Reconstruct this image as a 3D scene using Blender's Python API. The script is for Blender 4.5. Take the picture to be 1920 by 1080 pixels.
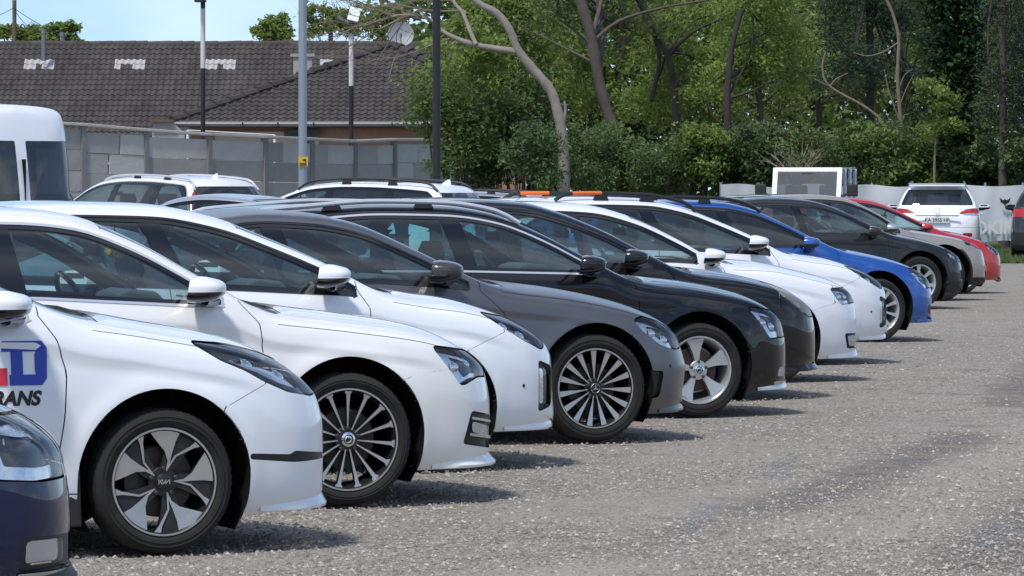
import bpy, math, random
import numpy as np
from mathutils import Vector, Matrix
R_ = math.radians
random.seed(4); rng = np.random.default_rng(4)
SC = bpy.context.scene
COL = SC.collection
for _o in list(bpy.data.objects): bpy.data.objects.remove(_o)

# ------------------------------------------------------------------ camera, sky, sun, exposure
FPX, HOR, EYE = 8500.0, 352.0, 1.56          # focal length and horizon row for a 1920 px wide frame, eye height
cam_d = bpy.data.cameras.new('camera'); cam = bpy.data.objects.new('camera', cam_d); COL.objects.link(cam)
cam.location = (0, 0, EYE); cam.rotation_euler = (R_(90), 0, 0)
cam_d.sensor_width = 36.0; cam_d.lens = FPX / 1920 * 36.0
cam_d.shift_y = -(540 - HOR) / 1920.0
cam_d.clip_start = 0.5; cam_d.clip_end = 3000
SC.camera = cam
SUN_DIR = Vector((-0.25, -0.42, 0.87)).normalized()      # towards the sun
sun_el = math.asin(SUN_DIR.z); sun_az = math.atan2(SUN_DIR.x, SUN_DIR.y)
world = bpy.data.worlds.new('World'); SC.world = world; world.use_nodes = True
wn = world.node_tree; wn.nodes.clear()
w_out = wn.nodes.new('ShaderNodeOutputWorld'); w_bg = wn.nodes.new('ShaderNodeBackground')
w_sky = wn.nodes.new('ShaderNodeTexSky'); w_sky.sky_type = 'NISHITA'; w_sky.sun_disc = False
w_sky.sun_elevation = sun_el; w_sky.sun_rotation = sun_az % (2 * math.pi)
w_sky.air_density = 1.0; w_sky.dust_density = 0.25; w_sky.ozone_density = 3.0; w_sky.altitude = 300
w_tc = wn.nodes.new('ShaderNodeTexCoord'); w_map = wn.nodes.new('ShaderNodeMapping')
w_map.inputs['Scale'].default_value = (1, 1, 2.4); w_map.inputs['Location'].default_value = (3.7, 1.9, .4)
w_noi = wn.nodes.new('ShaderNodeTexNoise'); w_noi.inputs['Scale'].default_value = 2.6; w_noi.inputs['Detail'].default_value = 7
w_noi.inputs['Roughness'].default_value = 0.55
w_rmp = wn.nodes.new('ShaderNodeValToRGB'); w_rmp.color_ramp.elements[0].position = 0.49; w_rmp.color_ramp.elements[1].position = 0.72
w_rmp.color_ramp.elements[1].color = (.8, .8, .8, 1)
w_mix = wn.nodes.new('ShaderNodeMix'); w_mix.data_type = 'RGBA'
wl = wn.links.new
w_sv = wn.nodes.new('ShaderNodeMapping'); w_sv.inputs['Scale'].default_value = (1, 1, .8); w_sv.inputs['Location'].default_value = (0, 0, .085)
w_nv = wn.nodes.new('ShaderNodeVectorMath'); w_nv.operation = 'NORMALIZE'
wl(w_tc.outputs['Generated'], w_sv.inputs[0]); wl(w_sv.outputs[0], w_nv.inputs[0]); wl(w_nv.outputs[0], w_sky.inputs['Vector'])
wl(w_tc.outputs['Generated'], w_map.inputs[0]); wl(w_map.outputs[0], w_noi.inputs['Vector']); wl(w_noi.outputs['Fac'], w_rmp.inputs[0])
wl(w_rmp.outputs[0], w_mix.inputs['Factor']); wl(w_sky.outputs[0], w_mix.inputs['A']); w_mix.inputs['B'].default_value = (9.5, 9.8, 10.2, 1)
wl(w_mix.outputs['Result'], w_bg.inputs['Color']); w_bg.inputs['Strength'].default_value = 0.135
wl(w_bg.outputs[0], w_out.inputs['Surface'])
sun_d = bpy.data.lights.new('sun', 'SUN'); sun_d.energy = 2.8; sun_d.angle = R_(7); sun_d.color = (1, .94, .85)
sun = bpy.data.objects.new('sun', sun_d); COL.objects.link(sun)
sun.rotation_euler = SUN_DIR.to_track_quat('Z', 'Y').to_euler()
vs = SC.view_settings; vs.view_transform = 'Standard'; vs.look = 'None'; vs.exposure = 0.22; vs.gamma = 1.0
try: SC.cycles.transparent_max_bounces = 24; SC.cycles.max_bounces = 10; SC.cycles.sample_clamp_indirect = 6
except Exception: pass

# ------------------------------------------------------------------ materials
def new_mat(name):
    m = bpy.data.materials.new(name); m.use_nodes = True
    nt = m.node_tree; b = nt.nodes['Principled BSDF']
    return m, nt, b
def simple(name, col, rough=.5, metal=0., coat=0., spec=.5, noise=0., nscale=8., bump=0., coat_r=.03, bscale=None):
    m, nt, b = new_mat(name)
    b.inputs['Base Color'].default_value = (*col, 1); b.inputs['Roughness'].default_value = rough
    b.inputs['Metallic'].default_value = metal; b.inputs['Coat Weight'].default_value = coat
    b.inputs['Coat Roughness'].default_value = coat_r; b.inputs['Specular IOR Level'].default_value = spec
    if noise or bump:
        tc = nt.nodes.new('ShaderNodeTexCoord'); n = nt.nodes.new('ShaderNodeTexNoise')
        n.inputs['Scale'].default_value = nscale; n.inputs['Detail'].default_value = 6
        nt.links.new(tc.outputs['Object'], n.inputs['Vector'])
        if noise:
            mx = nt.nodes.new('ShaderNodeMix'); mx.data_type = 'RGBA'
            mx.inputs['A'].default_value = (*[max(0, c * (1 - noise)) for c in col], 1)
            mx.inputs['B'].default_value = (*[min(1, c * (1 + noise)) for c in col], 1)
            nt.links.new(n.outputs['Fac'], mx.inputs['Factor']); nt.links.new(mx.outputs['Result'], b.inputs['Base Color'])
        if bump:
            n2 = n
            if bscale:
                n2 = nt.nodes.new('ShaderNodeTexNoise'); n2.inputs['Scale'].default_value = bscale; n2.inputs['Detail'].default_value = 4
                nt.links.new(tc.outputs['Object'], n2.inputs['Vector'])
            bp = nt.nodes.new('ShaderNodeBump'); bp.inputs['Strength'].default_value = bump; bp.inputs['Distance'].default_value = .02
            nt.links.new(n2.outputs['Fac'], bp.inputs['Height']); nt.links.new(bp.outputs[0], b.inputs['Normal'])
    return m
def paint(name, col, metal=0., rough=.38, coat=1., dust=.10, matte=False):
    """car lacquer with a thin uneven film of road dust"""
    m, nt, b = new_mat(name)
    b.inputs['Metallic'].default_value = metal; b.inputs['Roughness'].default_value = rough
    b.inputs['Coat Weight'].default_value = coat; b.inputs['Coat Roughness'].default_value = .015 if not matte else .22
    if max(col) < .06: b.inputs['Specular IOR Level'].default_value = .08
    tc = nt.nodes.new('ShaderNodeTexCoord')
    n = nt.nodes.new('ShaderNodeTexNoise'); n.inputs['Scale'].default_value = 3.5; n.inputs['Detail'].default_value = 8; n.inputs['Roughness'].default_value = .62
    nt.links.new(tc.outputs['Object'], n.inputs['Vector'])
    sep = nt.nodes.new('ShaderNodeSeparateXYZ'); nt.links.new(tc.outputs['Object'], sep.inputs[0])
    mr = nt.nodes.new('ShaderNodeMapRange'); mr.inputs['From Min'].default_value = .75; mr.inputs['From Max'].default_value = .15
    mr.inputs['To Min'].default_value = .25; mr.inputs['To Max'].default_value = 1.6
    nt.links.new(sep.outputs['Z'], mr.inputs['Value'])
    mu = nt.nodes.new('ShaderNodeMath'); mu.operation = 'MULTIPLY'; nt.links.new(n.outputs['Fac'], mu.inputs[0]); nt.links.new(mr.outputs[0], mu.inputs[1])
    mu2 = nt.nodes.new('ShaderNodeMath'); mu2.operation = 'MULTIPLY'; nt.links.new(mu.outputs[0], mu2.inputs[0]); mu2.inputs[1].default_value = dust
    mx = nt.nodes.new('ShaderNodeMix'); mx.data_type = 'RGBA'; mx.inputs['A'].default_value = (*col, 1); mx.inputs['B'].default_value = (.36, .33, .28, 1)
    nt.links.new(mu2.outputs[0], mx.inputs['Factor']); nt.links.new(mx.outputs['Result'], b.inputs['Base Color'])
    mr2 = nt.nodes.new('ShaderNodeMapRange'); mr2.inputs['To Min'].default_value = b.inputs['Coat Roughness'].default_value
    mr2.inputs['To Max'].default_value = b.inputs['Coat Roughness'].default_value + .35
    nt.links.new(mu2.outputs[0], mr2.inputs['Value']); nt.links.new(mr2.outputs[0], b.inputs['Coat Roughness'])
    return m
def glass(name, tint, spec=1.0, dirt=.03):
    m = bpy.data.materials.new(name); m.use_nodes = True; nt = m.node_tree; nt.nodes.clear()
    o = nt.nodes.new('ShaderNodeOutputMaterial'); t = nt.nodes.new('ShaderNodeBsdfTransparent'); t.inputs[0].default_value = (*tint, 1)
    g = nt.nodes.new('ShaderNodeBsdfGlossy'); g.inputs['Roughness'].default_value = .015; g.inputs['Color'].default_value = (.95, .97, 1, 1)
    lw = nt.nodes.new('ShaderNodeLayerWeight'); lw.inputs['Blend'].default_value = .5
    pw = nt.nodes.new('ShaderNodeMath'); pw.operation = 'POWER'; pw.inputs[1].default_value = 4.2; nt.links.new(lw.outputs['Facing'], pw.inputs[0])
    ma = nt.nodes.new('ShaderNodeMath'); ma.operation = 'MULTIPLY_ADD'; ma.inputs[1].default_value = .85 * spec; ma.inputs[2].default_value = .075 * spec
    nt.links.new(pw.outputs[0], ma.inputs[0])
    mx = nt.nodes.new('ShaderNodeMixShader'); nt.links.new(ma.outputs[0], mx.inputs[0]); nt.links.new(t.outputs[0], mx.inputs[1]); nt.links.new(g.outputs[0], mx.inputs[2])
    d = nt.nodes.new('ShaderNodeBsdfDiffuse'); d.inputs[0].default_value = (.5, .5, .47, 1)
    m2 = nt.nodes.new('ShaderNodeMixShader'); m2.inputs[0].default_value = dirt
    nt.links.new(mx.outputs[0], m2.inputs[1]); nt.links.new(d.outputs[0], m2.inputs[2]); nt.links.new(m2.outputs[0], o.inputs[0])
    return m
M = {}
M['white'] = paint('paint_white', (.84, .86, .90), dust=.055)
M['pearl'] = paint('paint_pearl_white', (.84, .84, .83), dust=.05)
M['white2'] = paint('paint_cool_white', (.84, .87, .91), dust=.05)
M['grey'] = paint('paint_satin_grey', (.118, .122, .134), metal=.5, rough=.34, coat=.6, dust=.03, matte=True)
M['black'] = paint('paint_black', (.006, .006, .009), rough=.25, dust=.012)
M['black2'] = paint('paint_charcoal_black', (.007, .007, .008), rough=.25, dust=.014)
M['navy'] = paint('paint_navy', (.005, .011, .055), rough=.25, dust=.012)
M['blue'] = paint('paint_blue', (.012, .095, .40), metal=.25, rough=.3, dust=.03)
M['darkgrey'] = paint('paint_dark_grey', (.018, .019, .021), metal=.2, dust=.05)
M['beige'] = paint('paint_beige', (.36, .325, .275), metal=.25, dust=.08)
M['red'] = paint('paint_red', (.50, .012, .018), dust=.03)
M['silver'] = paint('paint_silver', (.45, .48, .54), metal=.6, dust=.06)
M['charcoal'] = paint('paint_charcoal', (.035, .033, .036), metal=.3, dust=.06)
M['chrome'] = simple('chrome', (.80, .82, .85), .12, 1.)
M['trimchrome'] = simple('bright_window_trim', (.72, .74, .78), .25, .55, coat=.8)
M['satin'] = simple('satin_aluminium', (.62, .63, .66), .28, 1.)
M['alloy'] = simple('diamond_cut_alloy', (.60, .60, .60), .30, .85)
M['silveralloy'] = simple('painted_silver_alloy', (.56, .57, .58), .36, .65, coat=.5, noise=.1, nscale=12)
M['darkalloy'] = simple('black_alloy', (.018, .018, .02), .35, .2, coat=.3)
M['rubber'] = simple('tyre_rubber', (.026, .025, .024), .85, spec=.3, noise=.55, nscale=9, bump=.15, bscale=160)
M['plastic'] = simple('black_plastic', (.018, .018, .019), .55, noise=.2, nscale=20)
M['gloss'] = simple('gloss_black', (.008, .008, .009), .12, coat=.6)
M['liner'] = simple('cabin_lining', (.062, .074, .078), .85, noise=.15)
M['dark'] = simple('wheel_well_black', (.006, .006, .006), .9, spec=.2)
M['dash'] = simple('dashboard_vinyl', (.10, .105, .11), .6, noise=.1, bump=.1, bscale=90)
M['seat'] = simple('seat_cloth', (.035, .037, .040), .9, noise=.2, nscale=30)
M['seat2'] = simple('seat_leather_grey', (.10, .10, .10), .6, noise=.1)
M['glass'] = glass('side_glass', (.62, .80, .80))
M['wglass'] = glass('windscreen_glass', (.72, .84, .84))
M['tint'] = glass('privacy_glass', (.07, .085, .095))
M['rearglass'] = glass('dark_rear_glass', (.05, .05, .05), spec=1.2)
M['flatglass'] = glass('flat_windscreen', (.34, .38, .39), spec=1.5)
M['lens'] = glass('lamp_lens', (.90, .92, .94), spec=.75, dirt=.015)
M['lens_old'] = glass('hazed_lamp_lens', (.72, .74, .72), spec=.8, dirt=.35)
M['reflector'] = simple('lamp_reflector', (.72, .74, .78), .18, .85, bump=.12, nscale=30, bscale=25)
M['lampdark'] = simple('lamp_bezel', (.035, .037, .042), .3, .3)
M['redlens'] = simple('red_tail_lens', (.42, .012, .012), .12, coat=1.)
M['railsilver'] = simple('silver_rail', (.62, .64, .68), .3, .2, coat=.6)
M['orange'] = simple('orange_tape', (.80, .17, .03), .5)
M['disc'] = simple('brake_disc', (.085, .065, .055), .55, .6, noise=.35, nscale=25)
M['brakedark'] = simple('brake_caliper', (.05, .05, .05), .6, .3)
M['paper'] = simple('white_print', (.78, .78, .78), .6)
M['plate'] = simple('licence_plate', (.70, .71, .70), .4)
M['ink'] = simple('black_print', (.01, .01, .01), .6)
M['blueprint'] = simple('blue_print', (.03, .06, .42), .45)
M['redprint'] = simple('red_print', (.62, .03, .06), .45)
M['blackprint'] = simple('black_vinyl_print', (.012, .012, .013), .45)
M['dice'] = simple('yellow_plush', (.55, .33, .06), .9)

# ------------------------------------------------------------------ mesh helpers
def tag(o, label=None, cat=None, group=None, kind=None):
    if label: o['label'] = label
    if cat: o['category'] = cat
    if group: o['group'] = group
    if kind: o['kind'] = kind
    return o
def empty(name, loc=(0, 0, 0), rz=0., parent=None):
    o = bpy.data.objects.new(name, None); COL.objects.link(o); o.location = loc; o.rotation_euler = (0, 0, rz)
    o.empty_display_size = .2; o.parent = parent
    return o
def link(name, me, parent=None, loc=None, rot=None):
    o = bpy.data.objects.new(name, me); COL.objects.link(o); o.parent = parent
    if loc is not None: o.location = loc
    if rot is not None: o.rotation_euler = rot
    return o
def mesh_np(name, V, F, mats, normals=None, smooth=True, mat_idx=None, attr=None):
    """F: (m,k) int array or list of such arrays"""
    me = bpy.data.meshes.new(name)
    V = np.asarray(V, np.float32)
    Fs = F if isinstance(F, list) else [F]
    Fs = [np.asarray(f, np.int32) for f in Fs if len(f)]
    loops = np.concatenate([f.ravel() for f in Fs]); tot = np.concatenate([np.full(len(f), f.shape[1], np.int32) for f in Fs])
    start = np.concatenate([[0], np.cumsum(tot)[:-1]]).astype(np.int32)
    me.vertices.add(len(V)); me.vertices.foreach_set('co', V.ravel())
    me.loops.add(len(loops)); me.loops.foreach_set('vertex_index', loops)
    me.polygons.add(len(tot)); me.polygons.foreach_set('loop_start', start)
    try: me.polygons.foreach_set('loop_total', tot)
    except Exception: pass
    for mt in (mats if isinstance(mats, (list, tuple)) else [mats]): me.materials.append(mt)
    if mat_idx is not None: me.polygons.foreach_set('material_index', np.asarray(mat_idx, np.int32))
    me.update(calc_edges=True)
    me.polygons.foreach_set('use_smooth', np.full(len(tot), bool(smooth)))
    if attr is not None:
        a = me.attributes.new('tone', 'FLOAT', 'POINT'); a.data.foreach_set('value', np.asarray(attr, np.float32))
    if normals is not None:
        me.normals_split_custom_set_from_vertices([tuple(n) for n in np.asarray(normals, np.float64)])
    return me
class MB:
    """collects simple shapes into one mesh"""
    def __init__(s): s.v = []; s.f = []; s.mi = []; s.cur = 0
    def add(s, v, f):
        b = len(s.v); s.v += [tuple(p) for p in v]; s.f += [tuple(i + b for i in q) for q in f]; s.mi += [s.cur] * len(f); return s
    def box(s, c, d, rot=None, taper=1.):
        x, y, z = (k / 2 for k in d)
        p = [Vector((sx * x * (taper if sz > 0 else 1), sy * y * (taper if sz > 0 else 1), sz * z)) for sz in (-1, 1) for sy in (-1, 1) for sx in (-1, 1)]
        if rot is not None: p = [rot @ q for q in p]
        return s.add([q + Vector(c) for q in p], [(0, 2, 3, 1), (4, 5, 7, 6), (0, 1, 5, 4), (2, 6, 7, 3), (0, 4, 6, 2), (1, 3, 7, 5)])
    def tube(s, path, rad, n=8, cap=True):
        path = [Vector(p) for p in path]; rad = rad if isinstance(rad, (list, tuple)) else [rad] * len(path)
        vs_, fs = [], []; prev = None
        for i, p in enumerate(path):
            d = (path[min(i + 1, len(path) - 1)] - path[max(i - 1, 0)]).normalized()
            if prev is None: a = d.orthogonal().normalized()
            else:
                a = prev - d * prev.dot(d); a = a.normalized() if a.length > 1e-5 else d.orthogonal().normalized()
            prev = a; b = d.cross(a)
            for k in range(n):
                t = 2 * math.pi * k / n; vs_.append(p + (a * math.cos(t) + b * math.sin(t)) * rad[i])
        for i in range(len(path) - 1):
            for k in range(n):
                k2 = (k + 1) % n; fs.append((i * n + k, i * n + k2, (i + 1) * n + k2, (i + 1) * n + k))
        if cap: fs.append(tuple(reversed(range(n)))); fs.append(tuple((len(path) - 1) * n + k for k in range(n)))
        return s.add(vs_, fs)
    def lathe(s, prof, n=32, axis='y', a0=0., a1=2 * math.pi, wob=None):
        """prof: list of (offset along axis, radius)"""
        full = abs(a1 - a0 - 2 * math.pi) < 1e-6; m = n if full else n + 1
        vs_, fs = [], []
        for j in range(m):
            t = a0 + (a1 - a0) * j / n
            for i, (o, r) in enumerate(prof):
                rr = r + (wob(i, j) if wob else 0)
                cx, cz = rr * math.cos(t), rr * math.sin(t)
                vs_.append((cx, o, cz) if axis == 'y' else ((cx, cz, o) if axis == 'z' else (o, cx, cz)))
        k = len(prof)
        for j in range(n):
            j2 = (j + 1) % m
            for i in range(k - 1): fs.append((j * k + i, j * k + i + 1, j2 * k + i + 1, j2 * k + i))
        return s.add(vs_, fs)
    def prism(s, poly, y0, y1):
        """polygon in (x,z) extruded along y"""
        n = len(poly); v = [(x, y0, z) for x, z in poly] + [(x, y1, z) for x, z in poly]
        f = [tuple(range(n)), tuple(reversed(range(n, 2 * n)))] + [(i, i + n, (i + 1) % n + n, (i + 1) % n) for i in range(n)]
        return s.add(v, f)
    def mesh(s, name, mats, smooth=False, angle=35):
        me = bpy.data.meshes.new(name); me.from_pydata([tuple(p) for p in s.v], [], s.f)
        for m in (mats if isinstance(mats, (list, tuple)) else [mats]): me.materials.append(m)
        me.polygons.foreach_set('material_index', s.mi)
        me.update()
        import bmesh
        bm = bmesh.new(); bm.from_mesh(me); bmesh.ops.recalc_face_normals(bm, faces=bm.faces); bm.to_mesh(me); bm.free()
        if smooth:
            me.polygons.foreach_set('use_smooth', [True] * len(me.polygons))
            if angle < 180: me.set_sharp_from_angle(angle=R_(angle))
        return me
    def build(s, name, mats, parent=None, smooth=False, loc=None, rot=None, angle=35):
        return link(name, s.mesh(name, mats, smooth, angle), parent, loc, rot)
def bevel(o, w=.01, seg=2):
    m = o.modifiers.new('bevel', 'BEVEL'); m.width = w; m.segments = seg; m.limit_method = 'ANGLE'; return o
def at(px, py, D):
    """world point that the photograph shows at pixel (px,py), at depth D"""
    return Vector(((px - 960) / FPX * D, D, EYE - (py - HOR) / FPX * D))
def pchip(xk, yk, x):
    xk = np.asarray(xk, float); yk = np.asarray(yk, float); x = np.asarray(x, float)
    o = np.argsort(xk); xk = xk[o]; yk = yk[o]
    h = np.diff(xk); d = np.diff(yk) / h; m = np.zeros_like(yk)
    if len(xk) > 2:
        w1 = 2 * h[1:] + h[:-1]; w2 = h[1:] + 2 * h[:-1]
        ok = d[1:] * d[:-1] > 0
        with np.errstate(divide='ignore', invalid='ignore'):
            mm = (w1 + w2) / (w1 / d[:-1] + w2 / d[1:])
        m[1:-1] = np.where(ok, mm, 0)
    m[0] = d[0]; m[-1] = d[-1]
    i = np.clip(np.searchsorted(xk, x) - 1, 0, len(h) - 1)
    t = (x - xk[i]) / h[i]; t2 = np.clip(t, 0, 1)
    r = (2*t2**3 - 3*t2**2 + 1) * yk[i] + (t2**3 - 2*t2**2 + t2) * h[i] * m[i] + (-2*t2**3 + 3*t2**2) * yk[i+1] + (t2**3 - t2**2) * h[i] * m[i+1]
    return r + np.where(t < 0, t * h[i] * m[0], 0) + np.where(t > 1, (t - 1) * h[i] * m[-1], 0)
def lin(xk, yk): 
    xk = np.asarray(xk, float); yk = np.asarray(yk, float); o = np.argsort(xk)
    return lambda x: np.interp(x, xk[o], yk[o])
def sdpoly(P, x, z):
    P = np.asarray(P, float); A = P; B = np.roll(P, -1, 0)
    d2 = np.full(len(x), 1e9); inside = np.zeros(len(x), bool)
    for (ax, az), (bx, bz) in zip(A, B):
        ex, ez = bx - ax, bz - az; L = ex * ex + ez * ez + 1e-12
        t = np.clip(((x - ax) * ex + (z - az) * ez) / L, 0, 1)
        d2 = np.minimum(d2, (x - ax - t * ex) ** 2 + (z - az - t * ez) ** 2)
        c = ((az > z) != (bz > z)) & (x < ax + ex * (z - az) / (ez if abs(ez) > 1e-12 else 1e-12))
        inside ^= c
    d = np.sqrt(d2); return np.where(inside, -d, d)
def round_poly(P, r=.03, n=3):
    """rounds the corners of a polygon"""
    out = []; k = len(P)
    for i in range(k):
        p0, p1, p2 = (np.array(P[j % k], float) for j in (i - 1, i, i + 1))
        a, b = p0 - p1, p2 - p1; la, lb = np.linalg.norm(a), np.linalg.norm(b)
        q = min(r, la * .45, lb * .45)
        s0, s2 = p1 + a / la * q, p1 + b / lb * q
        for t in np.linspace(0, 1, n + 1): out.append(tuple((1-t)**2 * s0 + 2*t*(1-t) * p1 + t*t * s2))
    return out
def gsm(y, x, sig):
    """gaussian smoothing of y over uneven x"""
    w = np.exp(-((x[:, None] - x[None, :]) / sig) ** 2 / 2) * np.gradient(x)[None, :]
    return (w @ y) / w.sum(1)
def sstep(t): t = np.clip(t, 0, 1); return t * t * (3 - 2 * t)

# ------------------------------------------------------------------ text
def text_mesh(txt, size, name='lettering', bold=0., shear=0., mat=None, extrude=0.):
    cu = bpy.data.curves.new(name, 'FONT'); cu.body = txt; cu.size = size; cu.offset = bold; cu.shear = shear; cu.extrude = extrude
    cu.align_x = 'CENTER'; cu.align_y = 'CENTER'
    o = bpy.data.objects.new(name, cu); COL.objects.link(o)
    dg = bpy.context.evaluated_depsgraph_get(); dg.update()
    me = bpy.data.meshes.new_from_object(o.evaluated_get(dg)); me.name = name
    bpy.data.objects.remove(o); me.materials.clear()
    if mat: me.materials.append(mat)
    return me

# ------------------------------------------------------------------ ground
def ground_mat():
    m, nt, b = new_mat('gravel'); N = nt.nodes.new; L = nt.links.new
    geo = N('ShaderNodeNewGeometry'); pos = geo.outputs['Position']
    def noise(sc, det=5, rough=.6, vec=None):
        n = N('ShaderNodeTexNoise'); n.inputs['Scale'].default_value = sc; n.inputs['Detail'].default_value = det; n.inputs['Roughness'].default_value = rough
        L(vec or pos, n.inputs['Vector']); return n.outputs['Fac']
    def math_(op, a, bb=None, c=None):
        n = N('ShaderNodeMath'); n.operation = op
        for i, q in enumerate((a, bb, c)):
            if q is None: continue
            if isinstance(q, (int, float)): n.inputs[i].default_value = q
            else: L(q, n.inputs[i])
        return n.outputs[0]
    def mix(f, A, B):
        n = N('ShaderNodeMix'); n.data_type = 'RGBA'
        for k, q in (('Factor', f), ('A', A), ('B', B)):
            if isinstance(q, (int, float)): n.inputs[k].default_value = q
            elif isinstance(q, tuple): n.inputs[k].default_value = (*q, 1)
            else: L(q, n.inputs[k])
        return n.outputs['Result']
    def ramp(v, lo, hi):
        n = N('ShaderNodeMapRange'); n.interpolation_type = 'SMOOTHSTEP'; n.inputs['From Min'].default_value = lo; n.inputs['From Max'].default_value = hi; L(v, n.inputs['Value']); return n.outputs[0]
    vo = N('ShaderNodeTexVoronoi'); vo.inputs['Scale'].default_value = 62; L(pos, vo.inputs['Vector'])
    vo2 = N('ShaderNodeTexVoronoi'); vo2.inputs['Scale'].default_value = 17; L(pos, vo2.inputs['Vector'])
    cr = N('ShaderNodeValToRGB'); e = cr.color_ramp.elements; e[0].position = 0; e[0].color = (.13, .118, .104, 1); e[1].position = 1; e[1].color = (.56, .51, .45, 1)
    k = e.new(.45); k.color = (.262, .239, .210, 1); k = e.new(.8); k.color = (.37, .338, .296, 1)
    sx = N('ShaderNodeSeparateColor'); L(vo.outputs['Color'], sx.inputs[0]); L(sx.outputs[0], cr.inputs[0])
    col = cr.outputs[0]
    big = noise(.35, 4); mid = noise(2.2, 6)
    col = mix(math_('MULTIPLY', ramp(big, .40, .60), .6), col, (.335, .30, .255))
    col = mix(math_('MULTIPLY', ramp(mid, .5, .72), .5), col, (.13, .118, .105))
    # tracks of damp earth with puddle remains: lines across the yard
    sp = N('ShaderNodeSeparateXYZ'); L(pos, sp.inputs[0]); px, py = sp.outputs[0], sp.outputs[1]
    nz = noise(.9, 5, .65); nz2 = noise(3.1, 5, .65)
    wob = math_('MULTIPLY_ADD', nz, 1.6, -.8)
    def track(x0, y0, x1, y1, w, soft):
        dx, dy = x1 - x0, y1 - y0; Ln = math.hypot(dx, dy); ux, uy = dx / Ln, dy / Ln
        a = math_('SUBTRACT', px, x0); bb = math_('SUBTRACT', py, y0)
        t = math_('ADD', math_('MULTIPLY', a, ux), math_('MULTIPLY', bb, uy)); t = math_('MINIMUM', math_('MAXIMUM', t, 0.), Ln)
        ex = math_('SUBTRACT', a, math_('MULTIPLY', t, ux)); ey = math_('SUBTRACT', bb, math_('MULTIPLY', t, uy))
        d = math_('SQRT', math_('ADD', math_('MULTIPLY', ex, ex), math_('MULTIPLY', math_('MULTIPLY', ey, ey), .16)))
        d = math_('ADD', d, math_('MULTIPLY', wob, .22))
        n = N('ShaderNodeMapRange'); n.interpolation_type = 'SMOOTHSTEP'; n.inputs['From Min'].default_value = w + soft; n.inputs['From Max'].default_value = w - soft * .3; L(d, n.inputs['Value']); return n.outputs[0]
    mud = track(.55, 19.4, 2.9, 28.5, .13, .22)
    mud = math_('MAXIMUM', mud, track(2.0, 19.2, 2.75, 22.6, .16, .24))
    mud = math_('MAXIMUM', mud, track(3.6, 33., 5.8, 47., .10, .25))
    mudcol = mix(ramp(nz2, .40, .6), (.095, .078, .064), (.20, .165, .135))
    col = mix(math_('MULTIPLY', mud, .68), col, mudcol)
    wet = math_('MULTIPLY', mud, ramp(nz2, .56, .46))
    pud = math_('MAXIMUM', track(.84, 20.9, 1.0, 22.3, .03, .13), math_('MAXIMUM', track(1.42, 24.6, 1.66, 26.6, .03, .13), track(2.08, 20.0, 2.5, 21.6, .06, .16)))
    pud = math_('MULTIPLY', pud, ramp(noise(4.2, 5, .7), .42, .55))
    wet = math_('MAXIMUM', math_('MULTIPLY', wet, .6), pud)
    col = mix(math_('MULTIPLY', wet, .55), col, (.075, .07, .068))
    pale = math_('MAXIMUM', track(1.6, 20.0, 3.6, 30., .05, .4), track(-.2, 17.2, 1.2, 21.0, .1, .4))
    col = mix(math_('MULTIPLY', pale, .40), col, (.42, .375, .32))
    L(col, b.inputs['Base Color'])
    r = math_('MULTIPLY_ADD', math_('MULTIPLY', wet, ramp(noise(6.5, 4), .38, .5)), -.80, .95); L(r, b.inputs['Roughness'])
    b.inputs['Specular IOR Level'].default_value = .3
    h = math_('ADD', math_('MULTIPLY', vo.outputs['Distance'], -.9), math_('MULTIPLY', noise(38, 5), .8))
    h = math_('ADD', h, math_('MULTIPLY', noise(7, 4), 1.6))
    h = math_('MULTIPLY', h, math_('MULTIPLY_ADD', wet, -.85, 1.))
    bp = N('ShaderNodeBump'); bp.inputs['Strength'].default_value = .75; bp.inputs['Distance'].default_value = .022; L(h, bp.inputs['Height']); L(bp.outputs[0], b.inputs['Normal'])
    return m
def graded(lo, hi, c0, c1, step):
    a = list(np.arange(c0, c1 + 1e-6, step)); q = step
    while a[-1] < hi: q *= 1.35; a.append(min(hi, a[-1] + q))
    q = step
    while a[0] > lo: q *= 1.35; a.insert(0, max(lo, a[0] - q))
    return np.array(a)
gx = graded(-1500, 1500, -8, 14, .25); gy = graded(-400, 2200, 12, 70, .35)
GX, GY = np.meshgrid(gx, gy, indexing='ij')
GZ = (np.sin(GX * 1.3 + GY * .45) * np.sin(GY * .8 - GX * .3) + .5 * np.sin(GX * 3.1 - GY * 1.7)) * .007 - .008
GZ *= np.exp(-(np.maximum(0, np.abs(GX) - 14) / 10) ** 2) * np.exp(-(np.maximum(0, np.abs(GY - 40) - 30) / 15) ** 2)
gi = np.arange(GX.size).reshape(GX.shape)
M['gravel'] = ground_mat()
ground = link('ground', mesh_np('ground', np.stack([GX, GY, GZ], 2).reshape(-1, 3), np.stack([gi[:-1, :-1], gi[1:, :-1], gi[1:, 1:], gi[:-1, 1:]], -1).reshape(-1, 4), M['gravel']))
tag(ground, kind='structure')
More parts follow.
